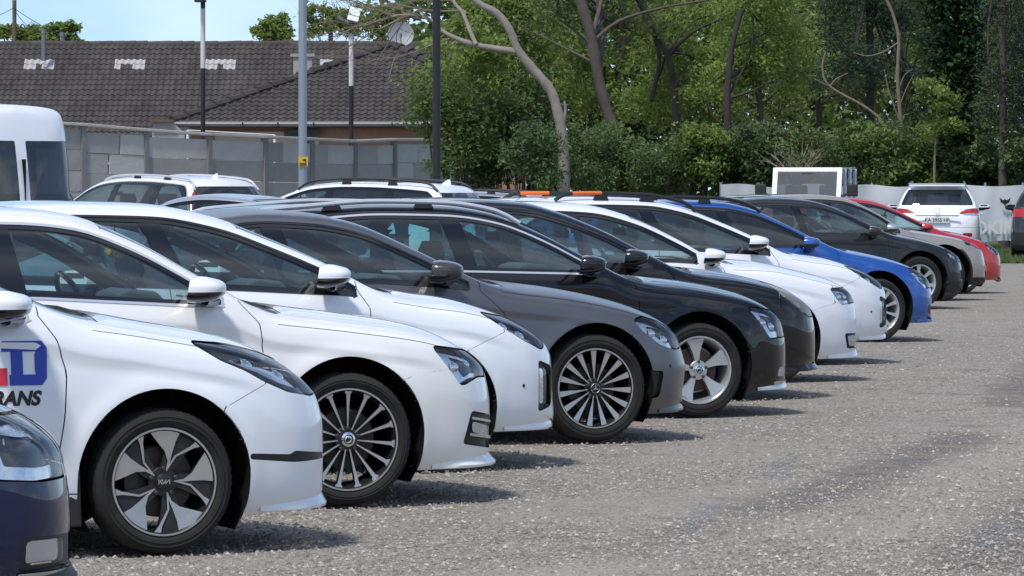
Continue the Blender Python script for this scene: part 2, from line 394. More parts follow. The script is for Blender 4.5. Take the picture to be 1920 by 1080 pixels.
# loose stones
def stones(name, n, x0, x1, y0, y1, smin, smax, label, matlist, seed, lim=None):
    r = np.random.default_rng(seed)
    D = 1 / (1 / y1 + (1 / y0 - 1 / y1) * r.random(n) ** .85)
    xa = (r.random(n) * (x1 - x0) + x0) * D / y0 if lim is None else r.random(n) * (x1 - x0) + x0
    s = smin + (smax - smin) * r.random(n) ** 3
    octv = np.array([(1, 0, 0), (0, 1, 0), (-1, 0, 0), (0, -1, 0), (0, 0, .75), (0, 0, -.5)], float)
    v = octv[None] * s[:, None, None] * (1 + .5 * (r.random((n, 6, 1)) - .5)) * (.75 + .5 * r.random((n, 1, 3)))
    a = r.random(n) * 6.28; ca, sa = np.cos(a)[:, None], np.sin(a)[:, None]
    vx = v[:, :, 0] * ca - v[:, :, 1] * sa; vy = v[:, :, 0] * sa + v[:, :, 1] * ca
    v = np.stack([vx + xa[:, None], vy + D[:, None], v[:, :, 2] + s[:, None] * .15 - .006], 2)
    v = v[:, :5]; f = np.array([(0, 1, 4), (1, 2, 4), (2, 3, 4), (3, 0, 4)])
    F = (f[None] + 5 * np.arange(n)[:, None, None]).reshape(-1, 3)
    tone = np.repeat(r.random(n), 5)
    o = link(name, mesh_np(name, v.reshape(-1, 3), F, matlist, smooth=False, attr=tone)); tag(o, label, 'gravel', kind='stuff'); return o
def tone_mat(name, c0, c1, rough=.8, c2=None, trans=0.):
    m, nt, b = new_mat(name); a = nt.nodes.new('ShaderNodeAttribute'); a.attribute_name = 'tone'
    cr = nt.nodes.new('ShaderNodeValToRGB'); e = cr.color_ramp.elements; e[0].color = (*c0, 1); e[1].color = (*c1, 1)
    if c2: k = e.new(.82); k.color = (*c1, 1); e[2].color = (*c2, 1)
    nt.links.new(a.outputs['Fac'], cr.inputs[0]); nt.links.new(cr.outputs[0], b.inputs['Base Color']); b.inputs['Roughness'].default_value = rough
    b.inputs['Specular IOR Level'].default_value = .25
    if trans:
        t = nt.nodes.new('ShaderNodeBsdfTranslucent'); mx = nt.nodes.new('ShaderNodeMixShader'); mx.inputs[0].default_value = trans
        nt.links.new(cr.outputs[0], t.inputs['Color']); nt.links.new(b.outputs[0], mx.inputs[1]); nt.links.new(t.outputs[0], mx.inputs[2])
        nt.links.new(mx.outputs[0], nt.nodes['Material Output'].inputs['Surface'])
    return m
M['stone'] = tone_mat('crushed_stone', (.16, .146, .130), (.36, .33, .292), .9, (.53, .49, .435))
stones('loose_gravel', 85000, -2.0, 2.4, 16.5, 70, .005, .0145, 'loose grey crushed stone strewn over the yard', M['stone'], 11)

# ------------------------------------------------------------------ concrete panel wall
M['concrete'] = simple('concrete_panel', (.36, .355, .345), .9, noise=.22, nscale=2.2, bump=.35, bscale=22)
M['concrete2'] = simple('concrete_panel_pale', (.47, .465, .45), .9, noise=.18, nscale=3.1, bump=.35, bscale=22)
M['concrete3'] = simple('concrete_panel_dark', (.30, .295, .285), .9, noise=.22, nscale=2.7, bump=.35, bscale=22)
M['post'] = simple('concrete_post', (.20, .20, .205), .9, noise=.2, nscale=3)
M['coping'] = simple('concrete_coping', (.45, .44, .41), .9, noise=.25, nscale=4, bump=.3, bscale=30)
WPX = [(-75, 224), (40, 229), (155, 236), (273, 246), (391, 254), (496, 259), (583, 263), (664, 267), (738, 264), (808, 264), (872, 266)]
WD = [111.6, 112.7, 113.8]
for i in range(2, len(WPX) - 1):
    dX = (WPX[i + 1][0] - WPX[i][0]) / FPX * WD[i]; WD.append(WD[i] + math.sqrt(max(.2, 4 - dX * dX)))
wall = empty('concrete_wall', at(400, HOR, 116) * 1); wall.location.z = 0
tag(wall, 'grey concrete panel wall with posts and coping below the tiled roofs', 'wall')
wo = Vector(wall.location)
wpts = [at(p[0], p[1], d) for p, d in zip(WPX, WD)]
rw_ = random.Random(3)
for i, p in enumerate(wpts):
    b = MB(); b.box((0, 0, p.z / 2), (.13, .16, p.z)); d = (wpts[min(i + 1, len(wpts) - 1)] - wpts[max(0, i - 1)])
    b.build('post', M['post'], wall, loc=(p.x - wo.x, p.y - wo.y, 0), rot=(0, 0, math.atan2(d.y, d.x)))
for i in range(len(wpts) - 1):
    p, q = wpts[i], wpts[i + 1]; d = q - p; L = math.hypot(d.x, d.y); a = math.atan2(d.y, d.x); zt = min(p.z, q.z) - .07; mid = (p + q) / 2
    sl = math.atan2(q.z - p.z, L)
    b = MB(); b.box((0, 0, 0), (L + .06, .26, .075)); c = bevel(b.build('coping', M['coping'], wall, loc=(mid.x - wo.x, mid.y - wo.y, (p.z + q.z) / 2 + .03), rot=(0, -sl, a)), .015)
    zz = zt; k = 0
    while zz > .05:
        h = .52 if zz > .6 else zz; nsub = rw_.choice((1, 1, 2)) if k < 3 else 1; cut = rw_.uniform(.3, .7)
        segs = [(0, 1)] if nsub == 1 else [(0, cut), (cut, 1)]
        for s0, s1 in segs:
            mt = M[rw_.choice(['concrete2', 'concrete2', 'concrete', 'concrete3'] if k == 0 else ['concrete', 'concrete3', 'concrete', 'concrete2'])]
            b = MB(); w = (L - .11) * (s1 - s0) - .012; b.box((0, 0, 0), (w, .05, h - .014))
            t = (s0 + s1) / 2; c0 = Vector((p.x + d.x * (.0 + t), p.y + d.y * t, zz - h / 2 + (q.z - p.z) * (t - .5) * .55))
            bevel(b.build('panel', mt, wall, loc=(c0.x - wo.x + rw_.uniform(-.008, .008), c0.y - wo.y + rw_.uniform(-.01, .01), c0.z), rot=(0, -sl * .55, a)), .006)
        zz -= h; k += 1

# ------------------------------------------------------------------ houses with tiled roofs
def tile_material(name, c0, c1):
    m, nt, b = new_mat(name); g = nt.nodes.new('ShaderNodeNewGeometry'); oi = nt.nodes.new('ShaderNodeObjectInfo')
    ad = nt.nodes.new('ShaderNodeMath'); nt.links.new(g.outputs['Random Per Island'], ad.inputs[0]); nt.links.new(oi.outputs['Random'], ad.inputs[1])
    fr = nt.nodes.new('ShaderNodeMath'); fr.operation = 'FRACT'; nt.links.new(ad.outputs[0], fr.inputs[0])
    n = nt.nodes.new('ShaderNodeTexNoise'); n.inputs['Scale'].default_value = .9; n.inputs['Detail'].default_value = 6; nt.links.new(g.outputs['Position'], n.inputs['Vector'])
    a2 = nt.nodes.new('ShaderNodeMath'); a2.operation = 'MULTIPLY_ADD'; nt.links.new(fr.outputs[0], a2.inputs[0]); a2.inputs[1].default_value = .4; nt.links.new(n.outputs['Fac'], a2.inputs[2])
    cr = nt.nodes.new('ShaderNodeValToRGB'); e = cr.color_ramp.elements; e[0].position = .35; e[1].position = 1.0; e[0].color = (*c0, 1); e[1].color = (*c1, 1)
    nt.links.new(a2.outputs[0], cr.inputs[0]); nt.links.new(cr.outputs[0], b.inputs['Base Color']); b.inputs['Roughness'].default_value = .8
    return m
M['tile'] = tile_material('roof_tile_brown', (.036, .030, .029), (.074, .063, .060))
M['tilewhite'] = simple('pale_roof_tile', (.42, .40, .40), .7, noise=.2)
M['stucco'] = simple('ochre_render', (.36, .21, .14), .9, noise=.15)
M['stucco2'] = simple('cream_render', (.50, .42, .34), .9, noise=.12)
M['stucco3'] = simple('grey_render', (.34, .33, .32), .95, noise=.25, nscale=5)
M['zinc'] = simple('zinc_gutter', (.20, .21, .22), .5, .4, noise=.15)
M['wood'] = simple('weathered_wood', (.14, .10, .075), .9, noise=.25)
TW, TL, TX = .205, .38, .31          # tile cover width, length and exposure
tv, tf_ = [], []
npx = 7
for j, (yy, zz) in enumerate(((0, .0), (-TL, .030), (-TL, .008))):
    for i in range(npx):
        t = i / (npx - 1); tv.append(((t - .5) * TW * 1.06, yy, zz + .024 * math.sin(2 * math.pi * t + .6)))
for j in range(2):
    for i in range(npx - 1): tf_.append((j * npx + i, j * npx + i + 1, (j + 1) * npx + i + 1, (j + 1) * npx + i))
TV = np.array(tv); TF = np.array(tf_)
tile_me = mesh_np('tile', TV, TF, M['tile'], smooth=False); tile_w = mesh_np('tile', TV, TF, M['tilewhite'], smooth=False)
def tiled(parent, A, B, C, inside, most=300, white=None, prefer=None):
    """lays tiles on the plane with origin A (eave start), u towards B (along the eave) and v towards C (up the slope)"""
    A, B, C = Vector(A), Vector(B), Vector(C); u = (B - A).normalized(); v = (C - A); v = (v - u * v.dot(u)); Lv = v.length; v.normalize(); n = u.cross(v)
    Lu = (B - A).length; items = []
    rows = int(Lv / TX) + 1; cols = int(Lu / TW) + 1
    for r in range(rows):
        for c in range(cols):
            a, bb = (c + .5) * TW, (r + 1) * TX
            if not inside(a / Lu, (bb - .18) / Lv): continue
            p = A + u * a + v * bb + n * .02; items.append((p, r, c))
    q = Matrix((u, v, n)).transposed().to_quaternion(); rot = q.to_euler(); R3 = np.array(Matrix((u, v, n)).transposed())
    items.sort(key=lambda it: prefer(it[0]) if prefer else 0)
    po = Vector(parent.location); rest = []
    for i, (p, r, c) in enumerate(items):
        wt = white and white(p)
        if i < most or wt: link('tile', tile_w if wt else tile_me, parent, loc=p - po, rot=rot)
        else: rest.append(p - po)
    if rest:
        P_ = np.array([tuple(p) for p in rest]); V = (TV @ R3.T)[None] + P_[:, None]; F = TF[None] + len(TV) * np.arange(len(rest))[:, None, None]
        o = link('tile_field', mesh_np('tile_field', V.reshape(-1, 3), F.reshape(-1, 4), M['tile'], smooth=False), parent); o['kind'] = 'stuff'
def topx(p): return 960 + p.x / p.y * FPX, HOR - (p.z - EYE) / p.y * FPX
# long gabled house behind
hA = empty('tiled_house', (-12, 158, 0)); tag(hA, 'long house with a dark brown tiled roof and patches of pale tiles', 'house')
oA = Vector(hA.location)
RY, RZ = 155.0, EYE + (HOR - 82) / FPX * 155.0; EY_, EZ_ = 149.2, 2.35
xl, xr_ = -22.5, -1.2
def white_tile(p):
    x, y = topx(p)
    for (x0, x1, y0, y1) in ((45, 108, 106, 128), (212, 276, 101, 126), (386, 445, 104, 127), (606, 626, 106, 118)):
        if x0 < x < x1 and y0 < y < y1:
            fx, fy = (x - x0) / (x1 - x0), (y - y0) / (y1 - y0)
            return not (.30 < fx < .62 and fy > .45) 
    return False
tiled(hA, (xl, EY_, EZ_), (xr_, EY_, EZ_), (xl, RY, RZ), lambda a, b: b < 1.0, 300, white_tile, lambda p: abs(topx(p)[1] - 215) + (0 if topx(p)[0] > 115 else 400))
b = MB(); b.add([(xl - oA.x, EY_ - oA.y, EZ_ - .05), (xr_ - oA.x, EY_ - oA.y, EZ_ - .05), (xr_ - oA.x, RY - oA.y, RZ - .05), (xl - oA.x, RY - oA.y, RZ - .05), (xl - oA.x, 2 * RY - EY_ - oA.y, EZ_ - .05), (xr_ - oA.x, 2 * RY - EY_ - oA.y, EZ_ - .05)], [(0, 1, 2, 3), (3, 2, 5, 4)]); b.build('roof_deck', M['wood'], hA)
b = MB(); b.box((( xl + xr_) / 2 - oA.x, RY - oA.y, EZ_ / 2), (xr_ - xl - .8, 2 * (RY - EY_) - 1.0, EZ_)); 
for xe in (xl + .4, xr_ - .4): b.add([(xe - oA.x, EY_ + .5 - oA.y, EZ_ - .05), (xe - oA.x, 2 * RY - EY_ - .5 - oA.y, EZ_ - .05), (xe - oA.x, RY - oA.y, RZ - .4)], [(0, 1, 2)])
b.build('wall', M['stucco2'], hA)
for i in range(54):
    b = MB(); xx_ = xl + .2 + i * .4; 
    if xx_ > xr_: break
    b.lathe([(0, .12), (.44, .135)], 8, axis='x', a0=-.3, a1=math.pi + .3); b.build('ridge_tile', M['tile'], hA, True, loc=(xx_ - .2 - oA.x, RY - oA.y, RZ - .03 + random.uniform(-.01, .01)))
b = MB(); b.tube([(xl - oA.x, EY_ - .08 - oA.y, EZ_ - .02), (xr_ - oA.x, EY_ - .08 - oA.y, EZ_ - .02)], .08, 8); b.build('gutter', M['zinc'], hA, True)
for px, py0, py1, w, Dp in ((82, 56, 108, 9, 153.6), (117, 62, 82, 9, 156.5)):
    p = at(px, py1 + 6, Dp); t = at(px, py0, Dp); b = MB(); b.tube([p - oA, t - oA], w / 2 / FPX * Dp, 12); b.tube([t - oA - Vector((0, 0, .12)), t - oA + Vector((0, 0, .03))], w * .58 / FPX * Dp, 12); b.build('vent_pipe', M['zinc'], hA, True, angle=50)
p = at(568, 132, 151.0) - oA; b = MB(); b.box(p, (.62, .5, .9)); b.box(p + Vector((0, 0, .5)), (.8, .64, .10)); b.build('chimney', M['stucco3'], hA)
b = MB(); b.box(at(610, 118, 152) - oA, (.35, .12, .22)); b.build('roof_hatch', M['paper'], hA)
# hipped house in front of it
hB = empty('hipped_house', (-4.5, 131, 0)); tag(hB, 'nearer house with hipped brown tile roof, grey gutter and ochre wall', 'house')
oB = Vector(hB.location)
eL, eR, ap = at(322, 230, 126), Vector((.9, 126, 0)), at(736, 86, 131.4); eR.z = eL.z
fu = (ap.x - eL.x) / (eR.x - eL.x)
tiled(hB, eL, eR, Vector((eL.x, ap.y, ap.z)), lambda a, b: (a > fu * b - .004) and (a < 1 - (1 - fu) * b + .004) and b < 1, 300, None, lambda p: abs(topx(p)[0] - 560) * .5 + abs(topx(p)[1] - 180))
bk = 131.4 + 5.4
b = MB(); dz = Vector((0, 0, -.05)); q = [eL + dz - oB, eR + dz - oB, ap + dz - oB, Vector((eL.x, bk, eL.z)) + dz - oB, Vector((eR.x, bk, eL.z)) + dz - oB]
b.add(q, [(0, 1, 2), (1, 4, 2), (3, 0, 2), (4, 3, 2)]); b.build('roof_deck', M['tile'], hB)
for s, e in ((eL, ap), (eR, ap)):
    n_ = 16
    for k in range(n_):
        p0 = s.lerp(e, k / n_) - oB + Vector((0, 0, .05)); p1 = s.lerp(e, (k + 1.06) / n_) - oB + Vector((0, 0, .02)); b = MB(); b.tube([p0, p1], [.15, .12], 8); b.build('hip_tile', M['tile'], hB, True)
rt = MB()
nr = eR - ap
for k in range(15):       # courses on the right-hand slope
    t = (k + .5) / 15; p0 = ap.lerp(eR, t) - oB; p1 = ap.lerp(Vector((eR.x, bk, eL.z)), t) - oB; d = (p1 - p0).normalized(); o = MB(); o.box((p0 + p1) / 2 + Vector((.03, 0, .02)), (.34, (p1 - p0).length, .045), Matrix.Rotation(math.atan2(eR.z - ap.z, eR.x - ap.x) * -1, 3, 'Y')); o.build('tile_course', M['tile'], hB)
wz = eL.z - .14
b = MB(); b.box(((eL.x + eR.x) / 2 - oB.x, (126.5 + bk - .5) / 2 - oB.y, wz / 2), (eR.x - eL.x - 1.0, bk - 127.0, wz)); b.build('wall', M['stucco'], hB)
b = MB(); b.box(((eL.x + eR.x) / 2 - oB.x, 126.2 - oB.y, wz + .03), (eR.x - eL.x - .2, .5, .03)); b.build('soffit', M['wood'], hB)
b = MB(); b.box(((eL.x - 4.2) / 2 - oB.x, 126.46 - oB.y, wz / 2 - .05), (2.9, .06, wz - .1)); b.build('wall_panel', M['stucco2'], hB)
b = MB(); b.tube([Vector((eL.x - .1, 125.92, eL.z - .04)) - oB, Vector((eR.x, 125.92, eL.z - .04)) - oB], .075, 8); b.build('gutter', M['zinc'], hB, True)
for px in (455, 521, 588, 655, 735):
    b = MB(); p = at(px, 235, 125.9) - oB; b.box(p, (.03, .20, .17)); b.build('gutter_bracket', M['plastic'], hB)
for px in (566,):
    w_ = MB(); p = at(px, 250, 126.4) - oB; w_.box(p, (1.0, .08, .22)); wo_ = w_.build('window', M['wood'], hB)
    g_ = MB(); g_.box(p + Vector((0, -.045, 0)), (.86, .02, .14)); g_.build('pane', M['gloss'], wo_)
# small lean-to in front of the hipped house
lt = empty('lean_to', (-9.6, 125.2, 0)); tag(lt, 'small grey rendered lean-to at the left end of the hipped roof', 'shed')
oL = Vector(lt.location)
pts = [at(x, y, 125.0) - oL for x, y in ((284, 252), (286, 229), (320, 227), (345, 252))]
b = MB(); b.add([(p.x, -.0, p.z) for p in pts] + [(p.x, .5, p.z) for p in pts] , [(0, 1, 2, 3), (4, 7, 6, 5), (1, 5, 6, 2), (2, 6, 7, 3), (0, 4, 5, 1)]); b.build('gable', M['stucco3'], lt)
b = MB(); zz = pts[0].z; b.box(((pts[0].x + pts[3].x) / 2, .25, zz / 2 - .003), (pts[3].x - pts[0].x, .5, zz - .006)); b.build('wall', M['stucco3'], lt)
b = MB(); b.box(((pts[1].x + pts[2].x) / 2, .2, pts[1].z + .04), (pts[2].x - pts[1].x + .15, .8, .06)); b.build('verge_board', M['wood'], lt)
b = MB(); a_, c_ = at(352, 244, 124.2) - oL, at(515, 253, 124.2) - oL; b.tube([a_, c_], .014, 6); b.tube([a_, Vector((a_.x, a_.y, 0))], .04, 6); b.tube([c_, Vector((c_.x, c_.y, 0))], .04, 6); b.build('awning_frame', M['paper'], lt, True)
# satellite dish
sdh = empty('satellite_dish', at(752, 84, 133.2)); tag(sdh, 'pale grey satellite dish standing behind the hipped roof ridge', 'dish')
b = MB(); b.lathe([(.10, .001), (.085, .15), (.05, .28), (0, .38), (.012, .385)], 28, axis='y'); d_ = b.build('reflector', simple('dish_paint', (.27, .29, .31), .5, noise=.1), sdh, True, loc=(0, 0, .32), rot=(R_(-18), 0, R_(8)))
b = MB(); b.tube([(0, .12, -.75), (0, .12, .3)], .03, 8); b.build('mast', M['zinc'], sdh, True)
b = MB(); b.tube([(0, .02, .02), (.0, -.42, .22)], .014, 6); b.tube([(0, -.42, .20), (0, -.42, .32)], .035, 8); b.build('feed_arm', M['zinc'], sdh, True)

# ------------------------------------------------------------------ poles
M['galv'] = simple('galvanised_steel', (.30, .34, .38), .5, .45, noise=.12, nscale=4)
M['blackpaint'] = simple('black_pole_paint', (.014, .014, .016), .5, noise=.2)
M['whitepaint'] = simple('white_pole_paint', (.60, .58, .55), .6, noise=.2, nscale=3)
M['yellow'] = simple('yellow_sign', (.62, .38, .03), .5)
def pole(name, label, px, D, wpx, segs, extra=None, base=0.):
    """segs: list of (top row, bottom row, material)"""
    x = (px - 960) / FPX * D; o = empty(name, (x, D, base)); tag(o, label, 'pole')
    for i, (y0, y1, m) in enumerate(segs):
        z0 = 0 if y1 is None else EYE - (y1 - HOR) / FPX * D - base; z1 = EYE - (y0 - HOR) / FPX * D - base
        b = MB(); b.tube([(0, 0, z0), (0, 0, z1)], wpx / 2 / FPX * D * (1 + .02 * (i % 2)), 14); b.build('shaft' if i == 0 else 'band', M[m], o, True, angle=50)
    return o
pg = pole('galvanised_pole', 'tall grey galvanised pole carrying a small yellow camera sign', 567.5, 72, 16, [(-220, None, 'galv')])
b = MB(); zs_ = EYE - (303 - HOR) / FPX * 72; b.box((.012, -.085, zs_), (.15, .008, .155)); sg = b.build('sign_plate', M['yellow'], pg)
def flat(pts, y, name, mat, parent): 
    b = MB(); b.prism(pts, y, y - .002); return b.build(name, mat, parent)
flat([(.0, zs_ + .03), (.05, zs_ + .045), (.058, zs_ + .02), (.02, zs_ + .005)], -.091, 'camera_symbol', M['ink'], sg)
flat([(.04, zs_ + .012), (.06, zs_ + .012), (.06, zs_ - .008), (.04, zs_ - .008)], -.091, 'camera_symbol', M['ink'], sg)
for k in (0, 1, 2): flat([(-.045, zs_ - .022 - k * .018), (.065, zs_ - .022 - k * .018), (.065, zs_ - .031 - k * .018), (-.045, zs_ - .031 - k * .018)], -.091, 'text_line', M['ink'], sg)
p1 = pole('lamp_pole', 'black pole with a rusty white band rising behind the wall, leftmost of the black ones', 380.5, 117.8, 9, [(-10, None, 'blackpaint'), (16, 128, 'whitepaint')])
b = MB(); p = at(377, 1, 117.8); b.box((p.x - p1.location.x, -.3, p.z - 0), (.28, .5, .10)); b.build('lamp_head', M['blackpaint'], p1)
p2 = pole('solar_lamp_pole', 'black and white pole topped by a tilted solar street lamp panel', 658.5, 122.4, 9, [(38, None, 'blackpaint'), (64, 161, 'whitepaint')])
b = MB(); p = at(664, 27, 122.4); b.box((0, 0, 0), (.30, .05, .40)); b.build('solar_panel', M['paper'], p2, loc=(p.x - p2.location.x, -.05, p.z), rot=(R_(-25), R_(14), 0))
b = MB(); p = at(644, 37, 122.4); b.box((0, 0, 0), (.34, .14, .06)); b.build('lamp_head', M['zinc'], p2, loc=(p.x - p2.location.x, -.2, p.z), rot=(0, R_(28), 0))
pole('black_pole', 'plain thick black pole standing before the right end of the wall', 818.5, 92, 15, [(-200, None, 'blackpaint')])
pw = pole('wooden_pole', 'short weathered utility pole with wires beyond the long roof', 27, 170, 8, [(0, None, 'wood')])
for (x0, y0, x1, y1) in ((27, 14, -120, 30), (27, 18, 92, 54), (27, 16, 250, 100)):
    w_ = MB(); a_, c_ = at(x0, y0, 169.9) - Vector(pw.location), at(x1, y1, 163) - Vector(pw.location)
    w_.tube([a_.lerp(c_, t) - Vector((0, 0, .35 * 4 * t * (1 - t))) for t in np.linspace(0, 1, 9)], .012, 5); w_.build('wire', M['plastic'], pw)

# ------------------------------------------------------------------ trees and shrubs
LEAF = dict(
    mid=tone_mat('leaf_mid', (0.079, 0.126, 0.044), (0.207, 0.287, 0.084), .55, (0.341, 0.396, 0.130), .44),
    light=tone_mat('leaf_light', (0.122, 0.179, 0.049), (0.292, 0.383, 0.096), .55, (0.378, 0.396, 0.174), .48),
    dark=tone_mat('leaf_dark', (0.034, 0.062, 0.026), (0.092, 0.146, 0.051), .5, (0.159, 0.230, 0.073), .32),
    olive=tone_mat('leaf_olive', (0.079, 0.105, 0.044), (0.207, 0.249, 0.084), .6, (0.341, 0.370, 0.145), .42),
    pine=tone_mat('pine_needles', (0.020, 0.039, 0.024), (0.055, 0.096, 0.053), .6, (0.092, 0.141, 0.073), .2),
    spruce=tone_mat('spruce_needles', (0.024, 0.035, 0.026), (0.067, 0.087, 0.057), .7, (0.109, 0.128, 0.088), .1),
    ivy=tone_mat('ivy_leaves', (0.009, 0.026, 0.010), (0.028, 0.064, 0.020), .35, (0.061, 0.128, 0.036), .1),
    hedge=tone_mat('hedge_leaves', (0.063, 0.105, 0.046), (0.165, 0.237, 0.092), .5, (0.292, 0.383, 0.160), .40),
    rust=tone_mat('withered_leaves', (0.097, 0.039, 0.026), (0.219, 0.089, 0.057), .7, None, .2))
M['bark_pale'] = simple('pale_bark', (.25, .22, .19), .9, noise=.35, nscale=5, bump=.5, bscale=24)
M['bark'] = simple('grey_brown_bark', (.095, .078, .066), .95, noise=.35, nscale=6, bump=.6, bscale=20)
M['bark_dark'] = simple('dark_bark', (.048, .040, .034), .95, noise=.3, nscale=6, bump=.5, bscale=20)
M['twig'] = simple('dry_twig', (.21, .165, .13), .95, noise=.3)
def leaf_mesh(name, mat, blobs, n, size, seed, clumps=14, spread=.30, asp=.55, droop=0., up=.35):
    """blobs: (x,y,z,rx,ry,rz[,weight]) in metres; leaves gather in clumps"""
    r = np.random.default_rng(seed); B = np.array([list(b) + [1.] * (7 - len(b)) for b in blobs], float)
    vol = (B[:, 3] * B[:, 4] * B[:, 5]) ** .75 * B[:, 6]; cl = []; ct = []
    for i, bb in enumerate(B):
        k = max(5, int(clumps * len(B) * vol[i] / vol.sum()))
        d = r.normal(size=(k, 3)); d /= np.linalg.norm(d, axis=1, keepdims=True); rad = r.random((k, 1)) ** .42
        c = bb[:3] + d * rad * bb[3:6]; cl.append(np.concatenate([c, np.full((k, 1), (bb[3] * bb[5]) ** .5)], 1)); ct.append(r.random(k))
    C = np.concatenate(cl); T_ = np.concatenate(ct)
    w = C[:, 3] ** 2; pick = r.choice(len(C), n, p=w / w.sum())
    off = r.normal(size=(n, 3)) * np.array([1, 1, .62]) * spread * C[pick, 3:4]
    pos = C[pick, :3] + off; pos[:, 2] -= droop * np.hypot(off[:, 0], off[:, 1])
    s = size * (.55 + .9 * r.random(n) ** 1.3)
    nrm = r.normal(size=(n, 3)); nrm[:, 2] = np.abs(nrm[:, 2]) + up; nrm /= np.linalg.norm(nrm, axis=1, keepdims=True)
    a = np.cross(nrm, r.normal(size=(n, 3))); a /= np.linalg.norm(a, axis=1, keepdims=True); b = np.cross(nrm, a)
    L_, W_ = s[:, None] * a, s[:, None] * asp * b
    fold = nrm * s[:, None] * .12
    V = np.stack([pos - L_ * .5, pos + W_ * .5 + fold, pos + L_ * .55, pos - W_ * .5 + fold], 1).reshape(-1, 3)
    F = np.arange(4 * n).reshape(-1, 4)
    tone = np.clip(.55 * T_[pick] + .45 * r.random(n), 0, 1)
    return mesh_np(name, V, F, mat, smooth=False, attr=np.repeat(tone, 4))
def spline(pts, n=6):
    pts = [Vector(p) for p in pts]; out = []
    for i in range(len(pts) - 1):
        p0, p1, p2, p3 = pts[max(0, i - 1)], pts[i], pts[i + 1], pts[min(len(pts) - 1, i + 2)]
        for k in range(n):
            t = k / n; out.append(.5 * ((2 * p1) + (p2 - p0) * t + (2 * p0 - 5 * p1 + 4 * p2 - p3) * t * t + (3 * p1 - p0 - 3 * p2 + p3) * t ** 3))
    out.append(pts[-1]); return out
def limb(b, path, r0, r1, rough=.06, sd=0, n=8):
    rr_ = random.Random(sd); pts = spline(path, 5); k = len(pts)
    b.tube(pts, [(r0 + (r1 - r0) * i / (k - 1)) * (1 + rr_.uniform(-rough, rough)) for i in range(k)], n)
def twigs(b, start, direction, length, rad, depth, rr_, kids=4):
    d = Vector(direction).normalized(); p = Vector(start); pts = [p]
    for k in range(4):
        d = (d + Vector((rr_.uniform(-.28, .28), rr_.uniform(-.28, .28), rr_.uniform(-.22, .26)))).normalized(); p = p + d * length / 4; pts.append(p)
    b.tube(pts, [rad * (1 - .75 * i / 4) for i in range(5)], 5 if rad < .02 else 7)
    if depth > 0:
        for k in range(kids):
            t = rr_.uniform(.25, 1.); q = pts[min(4, int(t * 4))]
            dd = (d + Vector((rr_.uniform(-.9, .9), rr_.uniform(-.7, .7), rr_.uniform(-.6, .7)))).normalized()
            twigs(b, q, dd, length * rr_.uniform(.4, .7), rad * .5, depth - 1, rr_, kids)
def tree(name, label, D, trunk, rad, bark, blobs, leaf, n, size, seed, limbs=(), twig=0, cat='tree', group=None, clumps=14, spread=.30, droop=0., up=.35, asp=.55):
    """trunk: pixels from the base up; blobs: (px,py,rx,ry,dD) crown lobes, pixel measures at depth D"""
    s = D / FPX; base = at(trunk[0][0], trunk[0][1], D); base.z = 0
    o = empty(name, base); tag(o, label, cat, group)
    b = MB(); pth = [Vector((0, 0, -.1))] + [at(px, py, D) - base for px, py in trunk if EYE - (py - HOR) * s > .3]
    limb(b, pth, rad[0] * s, rad[1] * s, .08, seed, 10)
    for pts, r0, r1, dD in limbs: limb(b, [at(px, py, D + dD * i / max(1, len(pts) - 1)) - base for i, (px, py) in enumerate(pts)], r0 * s, r1 * s, .08, seed + len(pts))
    rr_ = random.Random(seed)
    wb_ = [(*(at(px, py, D + dD) - base), rx * s, max(.4, (rx + ry) / 2 * s), ry * s) for px, py, rx, ry, dD in blobs]
    for k in range(twig):
        bl_ = rr_.choice(wb_); st = pth[rr_.randint(max(1, len(pth) // 2), len(pth) - 1)]
        tgt = Vector(bl_[:3]); mid_ = st.lerp(tgt, .5) + Vector((rr_.uniform(-.3, .3), 0, rr_.uniform(-.1, .3))); limb(b, [st, mid_, tgt], rad[1] * s * .6, rad[1] * s * .15, .1, k, 6)
        twigs(b, tgt, (tgt - st), bl_[3] * .9, rad[1] * s * .2, 1, rr_, 4)
    b.build('trunk', M[bark], o, True, angle=80)
    if n: link('crown', leaf_mesh('crown', LEAF[leaf], wb_, n, size, seed, clumps, spread, asp, droop, up), o)
    return o
# pale leaning tree with dry left branches
tp = tree('leaning_tree', 'pale-barked tree leaning left, with long dry branches reaching over the roof', 108,
     [(1057, 352), (1057, 300), (1053, 246), (1046, 211), (1032, 169), (1000, 130), (972, 95), (955, 55), (930, 24), (895, 4), (860, -40)], (12, 6), 'bark_pale',
     [(900, 95, 50, 55, 2), (880, 45, 40, 40, 1.5)], 'light', 1500, .16, 21,
     limbs=[([(968, 96), (937, 92), (891, 84), (856, 72), (828, 57), (803, 35), (761, 28), (720, 34)], 6.5, 1.8, 1), ([(893, 84), (880, 55), (868, 25), (849, 0), (838, -40)], 4.5, 3, 1), ([(1053, 246), (1060, 210), (1058, 190)], 4, 2, 0)], twig=0)
b = MB(); rr_ = random.Random(8); o_ = Vector(tp.location)
for (px, py, dxp, dyp, ln) in ((828, 57, -1, -.5, 1.6), (803, 35, -1, .15, 2.2), (790, 30, -1, -.25, 2.0), (761, 28, -1, .3, 2.4), (740, 31, -1, .1, 2.2), (735, 31, -1, -.2, 1.8), (850, 70, -1, .1, 2.0), (860, 20, -1, .1, 1.7), (845, 0, -1, .2, 2.2), (770, 28, -1, .55, 1.6), (722, 34, -1, .45, 2.0), (730, 33, -1, .6, 1.8), (765, 28, -1, .8, 1.5)):
    twigs(b, at(px, py, 108.0 + (968 - px) / 248.) - o_, (dxp, rr_.uniform(-.3, .3), -dyp), ln, .024, 2, rr_, 3)
b.build('dry_twigs', M['twig'], tp, True)
